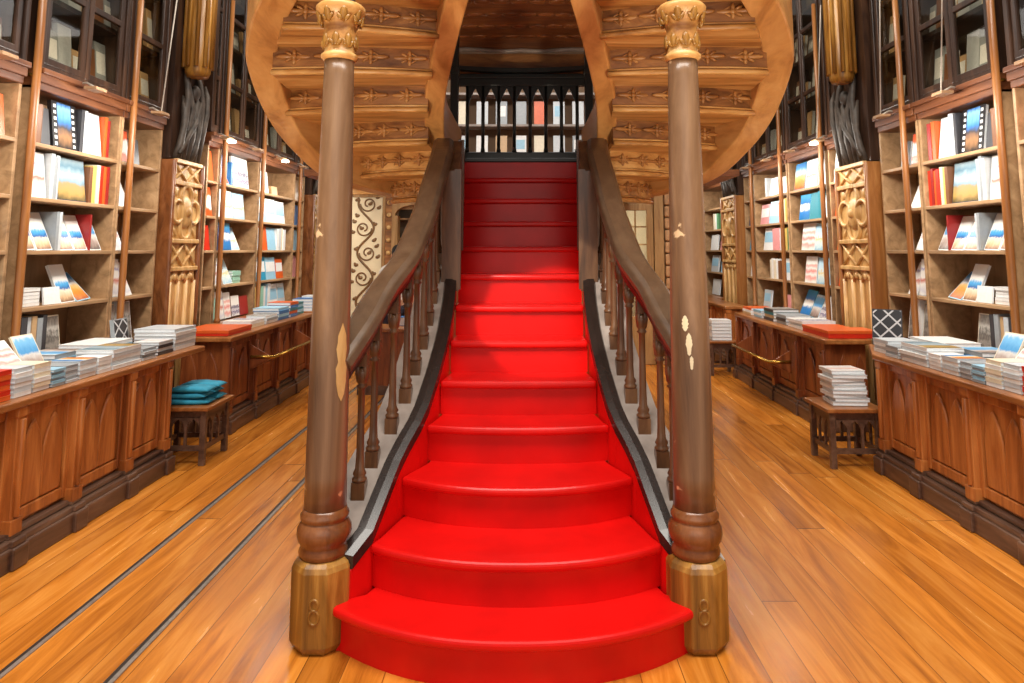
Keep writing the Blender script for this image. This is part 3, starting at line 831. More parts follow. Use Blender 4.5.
# sloping magazine trays on the far counters
def tray(s, uf, y0, y1, z, label):
    X = lambda u: sx(s, u)
    t = thing('magazine_tray', (X(uf-.1), (y0+y1)/2, z-.1), label, 'tray', 'brass-edged trays on the far counters')
    b = MB()
    b.hexa([V((X(uf-.02),y0,z-.11)), V((X(uf+.01),y0,z-.11)), V((X(uf+.01),y1,z-.11)), V((X(uf-.02),y1,z-.11)),
            V((X(uf-.24),y0,z)), V((X(uf-.21),y0,z)), V((X(uf-.21),y1,z)), V((X(uf-.24),y1,z))])
    for y in (y0, y1-.015):
        b.prism([(X(uf+.0),z-.11),(X(uf-.22),z),(X(uf+.01),z+.13)], (0,y,0), (1,0,0), (0,0,1), (0,1,0), .015)
    b.build('trough', M['counterdark'], t)
    b = MB(); b.tube([(X(uf), y0, z+.005), (X(uf-.235), y0, z+.005), (X(uf-.235), y1, z+.005), (X(uf), y1, z+.005)], .016, 8); b.build('brass_edge', M['brass'], t)
tray(-1, 2.70, 7.05, 8.4, .62, 'brass-edged sloping tray on the front of the left far counter')
tray(1, 2.78, 7.5, 8.8, .50, 'brass-edged sloping tray on the front of the right far counter')

# ------------------------------------------------------------------ bookcases and their dark glazed tops
SHELF = (1.28, 1.68, 2.06, 2.45)
U0, U1 = 3.45, 3.80
def bookcase(s, y0, y1, label, upl, zb=.86):
    X = lambda u: sx(s, u)
    t = thing('bookcase', (X(3.62), (y0+y1)/2, zb), label, 'bookcase')
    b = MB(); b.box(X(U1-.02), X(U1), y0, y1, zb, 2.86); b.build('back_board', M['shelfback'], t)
    for y in (y0, y1-.028):
        b = MB(); b.box(X(U0), X(U1-.02), y, y+.028, zb, 2.86); b.build('side_board', M['shelf'], t, bevel=.004)
    for z in SHELF:
        b = MB(); b.box(X(U0-.005), X(U1-.02), y0+.028, y1-.028, z-.03, z); b.build('shelf', M['shelf'], t, bevel=.005)
    b = MB(); b.box(X(U0-.01), X(U1), y0, y1, 2.83, 2.9); b.box(X(U0-.035), X(U1), y0, y1, 2.88, 2.96); b.box(X(U0-.06), X(U1), y0, y1, 2.94, 2.985)
    b.build('cornice', M['cornice'], t, bevel=.008)
    # dark glazed cabinet standing on the cornice
    t2 = thing('glazed_cabinet', (X(3.6), (y0+y1)/2, 2.99), upl, 'cabinet')
    b = MB(); b.box(X(U1-.02), X(U1), y0, y1, 2.99, 5.9); b.build('back_board', M['upperback'], t2)
    for y in (y0, y1-.05):
        b = MB(); b.box(X(U0-.02), X(U1-.02), y, y+.05, 2.99, 5.9); b.build('side_board', M['upper'], t2, bevel=.005)
    for z in (2.99, 3.54, 4.09, 4.69):
        b = MB(); b.box(X(U0+(.06 if z > 3 else 0)), X(U1-.02), y0+.05, y1-.05, z, z+.04); b.build('shelf', M['upper'], t2)
    nd = 2 if y1-y0 > .7 else 1
    for k in range(nd):
        a = y0+.05+(y1-y0-.1)*k/nd; c = y0+.05+(y1-y0-.1)*(k+1)/nd
        b = MB()
        b.box(X(U0-.005), X(U0+.03), a+.004, a+.06, 3.03, 5.86); b.box(X(U0-.005), X(U0+.03), c-.06, c-.004, 3.03, 5.86)
        for z in (3.03, 3.60, 4.4, 5.2, 5.8): b.box(X(U0-.005), X(U0+.03), a, c, z, z+.055)
        d = b.build('glass_door', M['upper'], t2, bevel=.006)
        b = MB(); b.box(X(U0+.012), X(U0+.016), a+.05, c-.05, 3.09, 5.82); b.build('pane', M['glassdark'], d)
    return t, t2

SEC = {}   # sections: key -> (y0, y1, words)
LS = {'A': (3.55, 4.70, 'first wide'), 'B': (4.82, 5.89, 'second wide'), 'C': (5.90, 6.57, 'narrow'),
      'D': (7.52, 7.81, 'slim'), 'E': (7.83, 8.99, 'near wide'), 'F': (9.01, 10.38, 'far wide'), 'G': (10.40, 10.86, 'last slim')}
RSH = {'A': .14, 'B': .14, 'C': .155, 'D': .08, 'E': .13, 'F': .16, 'G': .16}
DESC = {'A': 'first wide bookcase at the near end of the %s wall', 'B': 'wide bookcase above the near counter on the %s wall',
        'C': 'narrow bookcase beside the carved pilaster, near part of %s wall', 'D': 'slim bookcase of orange books just past the carved pilaster, %s wall',
        'E': 'nearer wide bookcase above the far counter on the %s wall', 'F': 'farther wide bookcase above the far counter on the %s wall',
        'G': 'slim last bookcase at the end of the far counter, %s wall'}
UPD = {'A': 'dark glazed cabinet over the first wide bookcase on the %s wall', 'B': 'dark glazed cabinet over the near wide bookcase, %s wall',
       'C': 'dark glazed cabinet over the narrow near bookcase, %s wall', 'D': 'dark slim glazed cabinet just past the pilaster, %s wall',
       'E': 'dark glazed cabinet over the nearer far-counter bookcase, %s wall', 'F': 'dark glazed cabinet over the farther far-counter bookcase, %s wall',
       'G': 'dark slim glazed cabinet over the last bookcase, %s wall'}
SHORT = {'A': 'first wide bookcase', 'B': 'wide near bookcase', 'C': 'narrow near bookcase', 'D': 'slim far bookcase',
         'E': 'nearer far bookcase', 'F': 'farther far bookcase', 'G': 'last slim bookcase', 'H': 'most distant bookcase'}
def sec(s, k):
    y0, y1, w = LS[k] if k != 'H' else (12.0, 13.6, '')
    d = RSH.get(k, 0) if s > 0 else 0
    return y0+d, y1+d
for s in (-1, 1):
    for k in LS:
        y0, y1 = sec(s, k)
        bookcase(s, y0, y1, DESC[k] % SIDE[s], UPD[k] % SIDE[s], .86 if k in 'ABC' else 0)
bookcase(1, 12.0, 13.6, 'most distant bookcase on the right wall beyond the second pilaster', 'dark glazed cabinet above the most distant bookcase on the right', 0)

# poles
for s in (-1, 1):
    nm = ['nearest of the row', 'second from the near end', 'just past the carved pilaster', 'amid the far bookcases', 'last of the row']
    ysp = (4.76, 5.97, 7.84, 9.0, 10.5) if s < 0 else (4.92, 6.19, 7.96, 9.26, 10.5)
    for y, w in zip(ysp, nm):
        t = thing('bookcase_pole', (sx(s, 3.40), y, .88), 'upright orange-brown wooden pole before the %s wall bookcases, %s' % (SIDE[s], w), 'pole', 'poles before the bookcases')
        zb = .88 if s < 0 else (.88 if y < 6.5 else .85)
        if y > 9.2: zb = .87 if s < 0 else .85
        b = MB(); b.lathe([(.036,zb),(.036,zb+.03),(.026,zb+.05),(.028,1.6),(.027,3.0),(.025,4.6)], (sx(s,3.40),y,0), 12); b.build('shaft', M['pole'], t)
        b = MB(); b.tube([(sx(s,3.40),y,2.915),(sx(s,3.46),y,2.915)], .012, 8); b.build('bracket', M['brass'], t)

# ------------------------------------------------------------------ carved pilasters
def pilaster(s, y0, y1, uf, label, z0=0, bright='carve'):
    X = lambda u: sx(s, u); n = -s
    t = thing('carved_pilaster', (X(uf+.2), (y0+y1)/2, 0), label, 'pilaster')
    yc = (y0+y1)/2; w = y1-y0
    b = MB(); b.box(X(uf), X(3.84), y0, y1, z0, 2.56); b.build('core', M['colbase'], t)
    b = MB(); b.box(X(uf-.006), X(uf+.02), y0+.002, y1-.002, z0, 2.56); b.build('front_board', M[bright], t)
    b = MB()
    for y in (y0-.045, y1):
        b = MB(); b.box(X(uf-.03), X(3.84), y, y+.045, z0, 2.56); b.tube([(X(uf-.03), y+.022, z0), (X(uf-.03), y+.022, 2.56)], .02, 8)
        b.build('side_moulding', M['pole' if s > 0 else 'colbase'], t, bevel=.004)
    for z in (2.55, 2.34, 1.77, 1.50):
        b = MB(); b.box(X(uf-.045), X(uf), y0, y1, z-.022, z+.022); b.build('ledge', M[bright], t, bevel=.008)
    xf = X(uf-.012)
    for z0_, z1_ in ((2.36, 2.53), (1.52, 1.75)):     # lattice
        h = z1_-z0_; b = MB()
        for k in range(-1, 3):
            a = y0+w*k/2
            for sg in (0, 1):
                p = [(a, z0_), (a+w/2, z1_)] if sg else [(a+w/2, z0_), (a, z1_)]
                p = [(max(y0+.01, min(y1-.01, yy)), zz) for yy, zz in p]
                if abs(p[0][0]-p[1][0]) < .05: continue
                b.tube([(xf, p[0][0], p[0][1]), (xf, p[1][0], p[1][1])], .017, 6)
        b.build('lattice', M[bright], t)
    b = MB()      # quatrefoil
    zc = 2.06; r = w*.20
    for (dy, dz) in ((0, .155), (0, -.155), (.19*w/.62*1.0, 0), (-.19*w/.62*1.0, 0)):
        b.tube([(X(uf-.015), yc+dy+r*math.cos(2*PI*i/20), zc+dz+r*1.02*math.sin(2*PI*i/20)) for i in range(20)], .024, 6, closed=True)
    b.ball((X(uf), yc, zc), (.05,0,0), (0,.15,0), (0,0,.17), 14, 8)
    b.ball((X(uf-.045), yc, zc), (.03,0,0), (0,.05,0), (0,0,.05), 10, 6)
    for sg in (-1, 1):
        for sz in (-1, 1):
            c = V((X(uf), yc+sg*w*.36, zc+sz*.2))
            b.ball(c, (.025,0,0), (0,.05,.03*sz), (0,-.02,.05), 8, 6); b.ball(c+V((0,.03*sg,.03*sz)), (.02,0,0), (0,.03,0), (0,0,.03), 8, 6)
    b.build('quatrefoil_carving', M[bright], t)
    b = MB()      # three tall lancets
    for k in range(4):
        y = y0+.03+(w-.06)*k/3
        b.tube([(X(uf-.012), y, max(z0, .25)), (X(uf-.012), y, 1.38)], .026, 8)
    for k in range(3):
        ya = y0+.03+(w-.06)*k/3; yb = y0+.03+(w-.06)*(k+1)/3; ym = (ya+yb)/2
        b.tube([(X(uf-.012), ya, 1.34), (X(uf-.012), ya+.03, 1.42), (X(uf-.012), ym, 1.48), (X(uf-.012), yb-.03, 1.42), (X(uf-.012), yb, 1.34)], .02, 6)
        b.ball((X(uf-.02), ym, 1.42), (.02,0,0), (0,.03,0), (0,0,.035), 8, 6)
    b.build('lancet_arcade', M[bright], t)
    # dark carved canopy above
    b = MB(); b.box(X(uf+.02), X(3.84), y0-.03, y1+.03, 2.57, 6.0); b.build('upper_shaft', M['upper'], t)
    b = MB()
    for k in range(7):
        y = y0+w*(.08+.14*k); zz = 2.60+.10*((k*3) % 4)
        b.tube([(X(uf+.01), y, 2.58), (X(uf-.03), y+.02, zz+.12), (X(uf-.045), y+.05-.03*(k % 2), zz+.3), (X(uf-.02), y+.09-.05*(k % 3), zz+.5), (X(uf+.01), y+.1-.05*(k % 3), zz+.62)], [.03,.036,.03,.034,.012], 8)
    b.tube([(X(uf-.05), y0+.02, 2.62), (X(uf-.06), yc, 2.95), (X(uf-.03), y1-.06, 3.3)], [.02,.03,.015], 8)
    b.ball((X(uf-.04), yc+.02, 3.28), (.05,0,0), (0,.06,0), (0,0,.08), 10, 7)
    b.build('canopy_carving', M['statue'], t)
    # gilded half-round bracket hanging above
    yb = yc-.12; ub = uf-.12
    b = MB()
    prof = [(.05,3.40),(.10,3.41),(.12,3.46),(.125,3.6),(.125,5.5)]
    b.lathe(prof, (X(ub), yb, 0), 20)
    for q in range(10):
        a = 2*PI*q/10; b.tube([(X(ub)+.13*math.cos(a), yb+.13*math.sin(a), 3.5), (X(ub)+.13*math.cos(a), yb+.13*math.sin(a), 5.5)], .022, 6)
    b.build('gilded_shaft', M['gold'], t)
    b = MB(); b.box(X(ub), X(uf+.03), yb-.06, yb+.06, 3.7, 3.9); b.build('bracket_arm', M['upper'], t)
pilaster(-1, 6.65, 7.19, 3.38, 'carved pilaster with quatrefoil and lancets behind the left stool')
pilaster(1, 6.84, 7.46, 3.38, 'carved pilaster with quatrefoil and lancets behind the near right stool')
pilaster(1, 11.12, 11.86, 3.36, 'distant carved pilaster past the far bookcases on the right wall')
pilaster(-1, 11.0, 11.7, 3.36, 'distant carved pilaster past the far bookcases on the left wall')

# ------------------------------------------------------------------ shelf lamps
def shelf_lamp(s, y, label, bulb, cable):
    X = lambda u: sx(s, u)
    t = thing('shelf_lamp', (X(3.3), y, 2.95), label, 'lamp', 'lamps along the bookcase cornices')
    b = MB(); b.box(X(3.24), X(3.34), y-.07, y+.07, 2.91, 2.935); b.build('lamp_box', M['lampwood'], t, bevel=.005)
    b = MB(); b.tube([(X(3.46), y, 2.96), (X(3.36), y, 2.975), (X(3.28), y, 2.93)], .009, 6); b.build('arm', M['metal'], t)
    if bulb:
        b = MB(); b.lathe([(.045,2.875),(.045,2.90)], (X(3.24), y, 0), 14); b.build('bulb', M['bulb'], t)
    if cable:
        dy, dz, du = cable
        b = MB(); b.tube([(X(3.28), y, 2.935), (X(3.28-du), y+dy, 2.935+dz)], .006, 6); b.build('cable', M['cable'], t)
for s in (-1, 1):
    d = .14 if s > 0 else 0
    shelf_lamp(s, 4.30+d, 'small lamp over the first wide bookcase on the %s wall' % SIDE[s], False, (-.35, 1.4, .15) if s > 0 else None)
    shelf_lamp(s, 5.25+d, 'small lamp over the wide bookcase above the %s near counter' % SIDE[s], False, (-.45, 1.5, .15) if s > 0 else None)
    shelf_lamp(s, 6.2+d, 'small lamp over the narrow bookcase on the %s wall' % SIDE[s], False, (-.45, 1.5, .15) if s > 0 else (.06, 1.1, .05))
    shelf_lamp(s, 7.62+d, 'glowing lamp just past the carved pilaster on the %s wall' % SIDE[s], True, (-.5, 1.4, .1) if s > 0 else None)
    shelf_lamp(s, 8.5+d, 'small lamp over the nearer far-counter bookcase on the %s wall' % SIDE[s], False, None)
    shelf_lamp(s, 9.35+d, 'lamp over the farther far-counter bookcase on the %s wall' % SIDE[s], s < 0, None)
    shelf_lamp(s, 10.3+d, 'small lamp over the last bookcase on the %s wall' % SIDE[s], False, None)

# ------------------------------------------------------------------ stools
def stool(cx_, cy_, h, w, label, rot=0):
    t = thing('stool', (cx_, cy_, 0), label, 'stool', 'small gothic stools by the counters')
    hw = w/2
    b = MB(); b.box(cx_-hw-.03, cx_+hw+.03, cy_-hw-.03, cy_+hw+.03, h-.03, h); b.build('seat', M['worktop'], t, bevel=.006)
    for ax in (-1, 1):
        for ay in (-1, 1):
            x, y = cx_+ax*(hw-.02), cy_+ay*(hw-.02)
            b = MB(); b.box(x-.022, x+.022, y-.022, y+.022, 0, h-.03); b.build('leg', M['plinth'], t, bevel=.004)
    for q in range(4):
        ang = q*PI/2; A = V((math.cos(ang), math.sin(ang), 0)); N = V((-math.sin(ang), math.cos(ang), 0))
        o = V((cx_, cy_, 0))+N*(hw-.02)-N*.009; L = hw-.04
        b = MB()
        for z0_, z1_ in ((h-.085, h-.03), (.11, .15)):
            b.prism([(-L,z0_),(L,z0_),(L,z1_),(-L,z1_)], o, A, V((0,0,1)), N, .018)
        for k in range(1, 3):
            x = -L+2*L*k/3; b.prism([(x-.01,.15),(x+.01,.15),(x+.01,h-.085),(x-.01,h-.085)], o, A, V((0,0,1)), N, .018)
        for k in range(3):
            x0_ = -L+2*L*k/3+.01; x1_ = -L+2*L*(k+1)/3-.01; xm = (x0_+x1_)/2; zt = h-.08
            b.prism([(x0_,zt),(x0_,zt-.08),(x0_+.012,zt-.05),(xm,zt-.015),(xm,zt)], o, A, V((0,0,1)), N, .018)
            b.prism([(xm,zt),(xm,zt-.015),(x1_-.012,zt-.05),(x1_,zt-.08),(x1_,zt)], o, A, V((0,0,1)), N, .018)
        b.build('arched_side', M['plinth'], t)
stool(-2.70, 5.86, .45, .44, 'small dark stool with arched sides under teal folded cloths, left')
stool(2.62, 5.76, .455, .40, 'small dark stool with arched sides under white books, near right')
stool(2.72, 9.72, .46, .36, 'distant dark stool under pale books at end of right far counter')

# ------------------------------------------------------------------ books
ORD = ['first','second','third','fourth','fifth','sixth','seventh','eighth','ninth','tenth','eleventh','twelfth','thirteenth','fourteenth','fifteenth','sixteenth','seventeenth','eighteenth','nineteenth','twentieth','twenty-first','twenty-second']
NBOOK = [0]
FAR = [False]
FARV = MB(); FARM = []
def far_box(frame, x0, x1, y0, y1, z0, z1, mat):
    if mat not in FARM: FARM.append(mat)
    FARV.cur = FARM.index(mat)
    P = [(x0,y0,z0),(x1,y0,z0),(x1,y1,z0),(x0,y1,z0),(x0,y0,z1),(x1,y0,z1),(x1,y1,z1),(x0,y1,z1)]
    FARV.hexa([frame @ V(p) for p in P])
def book(frame, w, h, t, color, pic, label, group, name='book', pages=True):
    """frame: world matrix; local x = across the cover, z = up the spine, y = into the shelf (front cover at y=0)"""
    if FAR[0]:
        c = .003
        far_box(frame, 0, w, 0, c, 0, h, PC[color]); far_box(frame, 0, w, t-c, t, 0, h, PC[color]); far_box(frame, 0, c, c, t-c, 0, h, PC[color])
        far_box(frame, c, w-.004, c, t-c, .004, h-.004, M['pages'])
        if pic: far_box(frame, .02, w-.02, -.002, 0, h*.35, h*.8, PC['lightblue' if color in ('white','silver','ivory') else 'white'])
        return None
    NBOOK[0] += 1
    o = bpy.data.objects.new(name, None)
    mb = MB(); c = .0035 if t > .012 else .0015
    mb.box(0, w, 0, c, 0, h); mb.box(0, w, t-c, t, 0, h); mb.box(0, c, 0, t, 0, h)
    bpy.data.objects.remove(o)
    ob = mb.build(name, PC[color], None, (0,0,0), fix=False)
    ob.matrix_world = frame; ORG[ob] = V((0,0,0))
    tag(ob, label, 'book', group)
    def kid(nm, mbx, mat):
        k = mbx.build(nm, mat, None, (0,0,0), fix=False); k.parent = ob; k.location = (0,0,0); return k
    if pages:
        mb = MB(); mb.box(c, w-.004, c, t-c, .004, h-.004); kid('page_block', mb, M['pages'])
    if pic:
        mb = MB(); e = .22*w if pic == 'film' else .008
        mb.box(e, w-e, -.0012, .0006, .008, h-.008); kid('cover_picture', mb, PIC[pic])
        if pic == 'film':
            mb = MB()
            for q in range(7):
                for xx in (.08*w, .82*w): mb.box(xx, xx+.1*w, -.0012, .0006, h*(.05+.135*q), h*(.12+.135*q))
            kid('film_perforations', mb, PC['white'])['kind'] = 'stuff'
    return ob

def frame_front(s, u, y, z, lean=0, roll=0):
    """a book facing the aisle: local x runs along +-y, local y goes into the shelf"""
    ix = V((0, 1, 0)) if s < 0 else V((0, -1, 0))          # left wall seen from the room: near end is at the left
    iy = V((s, 0, 0)); iz = V((0, 0, 1))
    R = Matrix((ix, iy, iz)).transposed().to_4x4()
    T = Matrix.Translation((sx(s, u), y, z))
    return T @ R @ Matrix.Rotation(roll, 4, 'Y') @ Matrix.Rotation(-lean, 4, 'X')

def frame_spine(s, u, y, z, roll=0):
    """spine to the aisle: spine (local x=0) at u, cover across local x goes into the shelf"""
    ix = V((s, 0, 0)); iy = V((0, 1, 0)) if s > 0 else V((0, 1, 0))
    iz = V((0, 0, 1))
    if s < 0: iy = V((0, 1, 0))
    R = Matrix((ix, iy, iz)).transposed().to_4x4()
    if R.determinant() < 0:
        iy = -iy; R = Matrix((ix, iy, iz)).transposed().to_4x4(); y = y
    T = Matrix.Translation((sx(s, u), y, z))
    return T @ R

def frame_flat(s, u, y, z, turn=0):
    """lying flat, spine towards the aisle; local z runs along y, thickness goes up"""
    ix = V((s, 0, 0)); iy = V((0, 0, -1)); iz = V((0, -s, 0)).cross(V((0,0,0))) if False else V((0, 1, 0))
    R = Matrix((ix, iy, iz)).transposed().to_4x4()
    if R.determinant() < 0:
        iz = V((0, -1, 0)); R = Matrix((ix, iy, iz)).transposed().to_4x4()
    return Matrix.Translation((sx(s, u), y, z)) @ Matrix.Rotation(turn, 4, 'Z') @ R

RND = random.Random(3)
SH = ['foot', 'lowest', 'second-lowest', 'second-highest', 'top']
def shelf_books(s, key, level, items):
    """items: (kind, colour, picture, size...) laid from the near end"""
    y0, y1 = sec(s, key); y0 += .035; y1 -= .035
    z = ([.882 if (s < 0 or key in 'ABC') else .86] + list(SHELF))[level]+.001
    if level == 0 and key in 'EFG' and s > 0: z = .852
    if key == 'H': z = z if level else .862
    y = y0
    FAR[0] = key in 'FGH'
    grp = 'books on the %s shelf, %s, %s wall' % (SH[level], SHORT[key], SIDE[s])
    cnt = 0
    for it in items:
        kind = it[0]; K = 1.16 if key != 'H' else 1.1
        if kind == 's': it = it[:3]+(it[3]*(1.4 if key == 'F' else 1.08), it[4]*K)
        elif kind in 'fl' and kind != 'gap': it = it[:3]+(it[3]*(1.4 if key == 'F' else 1.22 if key == 'E' else .98 if kind == 'l' else 1.12), it[4]*K)+tuple(it[5:])
        if kind == 'gap': y += it[1]; continue
        cnt += 1
        col, pic = it[1], it[2]
        who = '%s %s%s' % (ORD[cnt-1], '%s shelf' % SH[level] if level else 'at foot', '')
        def lab(form): return '%s %s, %s from near end, %s shelf, %s, %s wall' % (col, form, ORD[cnt-1], SH[level].replace('foot','counter-level'), SHORT[key], SIDE[s])
        if kind == 's':      # upright, spine out
            t, h = it[3], it[4]
            if y+t > y1: continue
            w = min(.24, h*.75); u = U0+.015+RND.random()*.02
            f = frame_spine(s, u, y if Matrix((V((s,0,0)),V((0,1,0)),V((0,0,1)))).determinant() > 0 else y+t, z)
            book(f, w, h, t-.001, col, None, lab('upright book'), grp); y += t
        elif kind == 'f':    # cover towards the aisle, leaning back
            w, h = it[3], it[4]; t = it[5] if len(it) > 5 else .02
            if y+w > y1+.005: continue
            lean = .13; u = U0+.03
            f = frame_front(s, u, y if s < 0 else y+w, z+t*math.sin(lean)*0+.002, lean)
            book(f, w, h, t, col, pic, lab('cover-out book'), grp); y += w+.012
        elif kind == 'l':    # cover out and leaning along the shelf
            w, h, roll = it[3], it[4], it[5]; t = .022
            lean = .75 if abs(roll) > .3 else .40; roll *= .2; foot = h*math.sin(abs(roll)); y += foot*.6
            if y+w > y1+.04: continue
            yy = y if s < 0 else y+w
            # lean away from the near end
            r = -roll if s < 0 else roll
            f = frame_front(s, U0+.035, (y+w*0 if s < 0 else y+w), z, lean, 0)
            # shear-free tilt about the lower near corner
            piv = V((sx(s, U0+.035), (y if roll < 0 else y+w), z))
            Rt = Matrix.Translation(piv) @ Matrix.Rotation(-roll, 4, 'X') @ Matrix.Translation(-piv)
            book(Rt @ f, w, h, t, col, pic, lab('slanting cover-out book'), grp); y += w+.008
        elif kind == 'p':    # flat pile
            n, w, h, t = it[3], it[4], it[5], it[6]
            if y+h > y1+.005: continue
            for q in range(n):
                cc = col if isinstance(col, str) else col[q % len(col)]
                f = frame_flat(s, U0+.04+RND.random()*.012, (y if frame_sign(s) > 0 else y+h), z+t*(q+1))
                l2 = '%s flat book, %s up in pile, %s shelf, %s, %s wall' % (cc, ORD[q], SH[level].replace('foot','counter-level'), SHORT[key], SIDE[s])
                book(f, w, h, t-.0012, cc, pic if q == n-1 else None, l2, grp)
            cnt += n-1; y += h+.02
def frame_sign(s):
    ix = V((s,0,0)); iy = V((0,0,-1)); iz = V((0,1,0))
    return 1 if Matrix((ix,iy,iz)).determinant() > 0 else -1

SP = lambda cols, t=.035, h=.27: [('s', c, None, t*(.85+.3*RND.random()), h*(.93+.1*RND.random())) for c in cols]
for s in (-1, 1):
    # wide bookcase over the near counter
    shelf_books(s, 'B', 4, [('gap', .06), ('s','brown',None,.05,.25), ('f','charcoal',None,.09,.24), ('gap',.02), ('f','black','film',.25,.31,.03)] + SP(['charcoal','silver','silver'], .04, .30)
                + [('f','silver',None,.15,.30,.04)] + SP(['orange','crimson'], .045, .29) + [('gap',.02)]+SP(['brown'],.04,.27))
    shelf_books(s, 'B', 3, [('f','white','mark',.19,.29,.03)] + SP(['silver','grey','silver'], .034, .29) + [('f','charcoal','castle',.30,.29,.03)]
                + SP(['brown','yellow','ivory','red','orange','crimson','red'], .04, .27))
    shelf_books(s, 'B', 2, [('l','white','coast',.15,.27,-.20), ('l','white','coast',.17,.26,-.16), ('s','grey',None,.03,.25), ('s','silver',None,.03,.25),
                ('l','white','coast',.17,.26,-.12), ('l','white','coast',.16,.26,-.10), ('s','crimson',None,.02,.25), ('l','white','town',.15,.25,-.14)])
    shelf_books(s, 'B', 1, [('p','white',None,5,.18,.26,.026)] + [('f','white',None,.16,.11,.012), ('l','white','coast',.17,.27,-.14), ('l','lightblue','warm',.17,.25,-.45)])
    shelf_books(s, 'B', 0, SP(['grey','charcoal','silver','tan','grey','charcoal'], .05, .28) + [('f','ivory','stone',.17,.27,.02)])
    # narrow bookcase
    shelf_books(s, 'C', 4, [('gap',.02), ('f','black','triangle',.12,.25,.03), ('gap',.02), ('f','charcoal',None,.12,.20,.03)])
    shelf_books(s, 'C', 3, [('s','white',None,.03,.26),('l','white',None,.18,.27,-.20)])
    shelf_books(s, 'C', 2, [('l','white','mark',.17,.27,-.16)])
    shelf_books(s, 'C', 1, [('f','silver','mark',.14,.28,.02), ('gap',.02), ('l','white','mark',.15,.27,-.22)])
    shelf_books(s, 'C', 0, [('f','ivory','stone',.13,.29,.03), ('s','white',None,.04,.32), ('f','white','stone',.16,.30,.03)])
    # end of the first wide bookcase
    shelf_books(s, 'A', 4, [('gap', .62), ('f','red','triangle',.2,.27,.03), ('f','orange',None,.16,.25,.03)])
    shelf_books(s, 'A', 3, [('gap', .7), ('f','navy','figures',.22,.27,.03)])
    shelf_books(s, 'A', 2, [('gap', .65), ('f','white','coast',.18,.27,.02), ('f','white','coast',.18,.27,.02)])
    shelf_books(s, 'A', 1, [('gap', .65), ('f','lightblue','town',.18,.27,.02), ('f','lightblue','town',.17,.26,.02)])
    # slim bookcase past the pilaster
    shelf_books(s, 'D', 4, [('f','white' if s > 0 else 'orange','mark' if s > 0 else None,.18,.30,.03)])
    shelf_books(s, 'D', 3, [('f','orange','triangle',.19,.28,.03)])
    shelf_books(s, 'D', 2, [('f','red' if s < 0 else 'orange',None,.18,.24 if s < 0 else .12,.03)])
    if s > 0: shelf_books(s, 'D', 1, [('f','red','triangle',.19,.30,.03)])
# far bookcases, left wall
shelf_books(-1, 'E', 4, [('s','navy',None,.05,.28), ('l','lightblue','triangle',.21,.27,-.15), ('s','blue',None,.04,.24), ('gap',.06), ('f','white','figures',.38,.32,.03)])
shelf_books(-1, 'E', 3, [('f','white',None,.16,.29,.03), ('f','ivory','flower',.20,.28,.03), ('f','lightblue','flower',.28,.27,.03)])
shelf_books(-1, 'E', 2, [('s','navy',None,.06,.24), ('gap',.06), ('f','blue','bluefig',.27,.28,.03), ('l','ivory','flower',.2,.26,-.1)])
shelf_books(-1, 'E', 1, [('f','ivory','mark',.18,.27,.02), ('gap',.06), ('l','white','flower',.2,.28,-.2), ('p','mint',None,5,.2,.24,.03)])
shelf_books(-1, 'E', 0, [('s','teal',None,.04,.24), ('s','mint',None,.05,.22), ('gap',.04), ('f','white','mark',.17,.28,.03), ('f','white','pattern',.15,.26,.03), ('f','brown','figures',.2,.22,.03), ('f','crimson',None,.2,.2,.03)])
shelf_books(-1, 'F', 4, [('gap',.05), ('f','white','stone',.24,.25,.02), ('gap',.1), ('f','tan',None,.16,.1,.03)])
shelf_books(-1, 'F', 3, [('f','lightblue','flower',.25,.28,.03), ('f','white','flower',.25,.28,.03), ('f','white','mark',.25,.27,.03), ('f','blue','bluefig',.25,.27,.03)])
shelf_books(-1, 'F', 2, [('s','silver',None,.05,.25), ('f','orange',None,.26,.28,.03), ('f','lightblue',None,.22,.27,.03)] + SP(['white','silver','ivory','white'], .06, .27))
shelf_books(-1, 'F', 1, [('f','turquoise','bluefig',.3,.27,.03), ('f','lightblue','bluefig',.26,.26,.03), ('f','orange','triangle',.2,.24,.03), ('f','blue',None,.24,.26,.03)])
shelf_books(-1, 'F', 0, SP(['yellow','tan','green','mint','white','lightblue','white'], .06, .29) + [('f','white','mark',.24,.28,.03), ('f','silver','flower',.2,.28,.03)])
for lv, c in ((4,'tan'), (3,'blue'), (2,'lightblue'), (1,'pink')):
    shelf_books(-1, 'G', lv, [('f',c,None,.28,.27,.03)])
# far bookcases, right wall
shelf_books(1, 'E', 4, [('gap',.03),('f','white',None,.1,.27,.03), ('gap',.15), ('f','white','mark',.27,.30,.03), ('gap',.02), ('f','turquoise','warm',.28,.30,.03)])
shelf_books(1, 'E', 3, [('f','white',None,.12,.28,.03), ('gap',.05), ('s','teal',None,.06,.28), ('f','teal',None,.24,.28,.03), ('f','turquoise','bluefig',.26,.28,.03)])
shelf_books(1, 'E', 2, [('s','navy',None,.05,.27), ('s','white',None,.05,.27), ('gap',.06), ('f','lightblue','flower',.24,.28,.03), ('f','white','pattern',.32,.29,.03)])
shelf_books(1, 'E', 1, [('s','lightblue',None,.06,.26), ('gap',.06), ('f','lightblue','flower',.25,.27,.03), ('gap',.02), ('f','white','pattern',.28,.28,.03)])
shelf_books(1, 'E', 0, SP(['white','navy'], .06, .26) + [('gap',.1), ('l','white','figures',.2,.26,-.25), ('l','lightblue','town',.2,.26,-.25), ('l','teal','bluefig',.24,.3,-.18)])
shelf_books(1, 'F', 4, [('f','white',None,.24,.2,.03), ('gap',.1), ('f','white',None,.2,.22,.03), ('gap',.1), ('s','silver',None,.04,.24)])
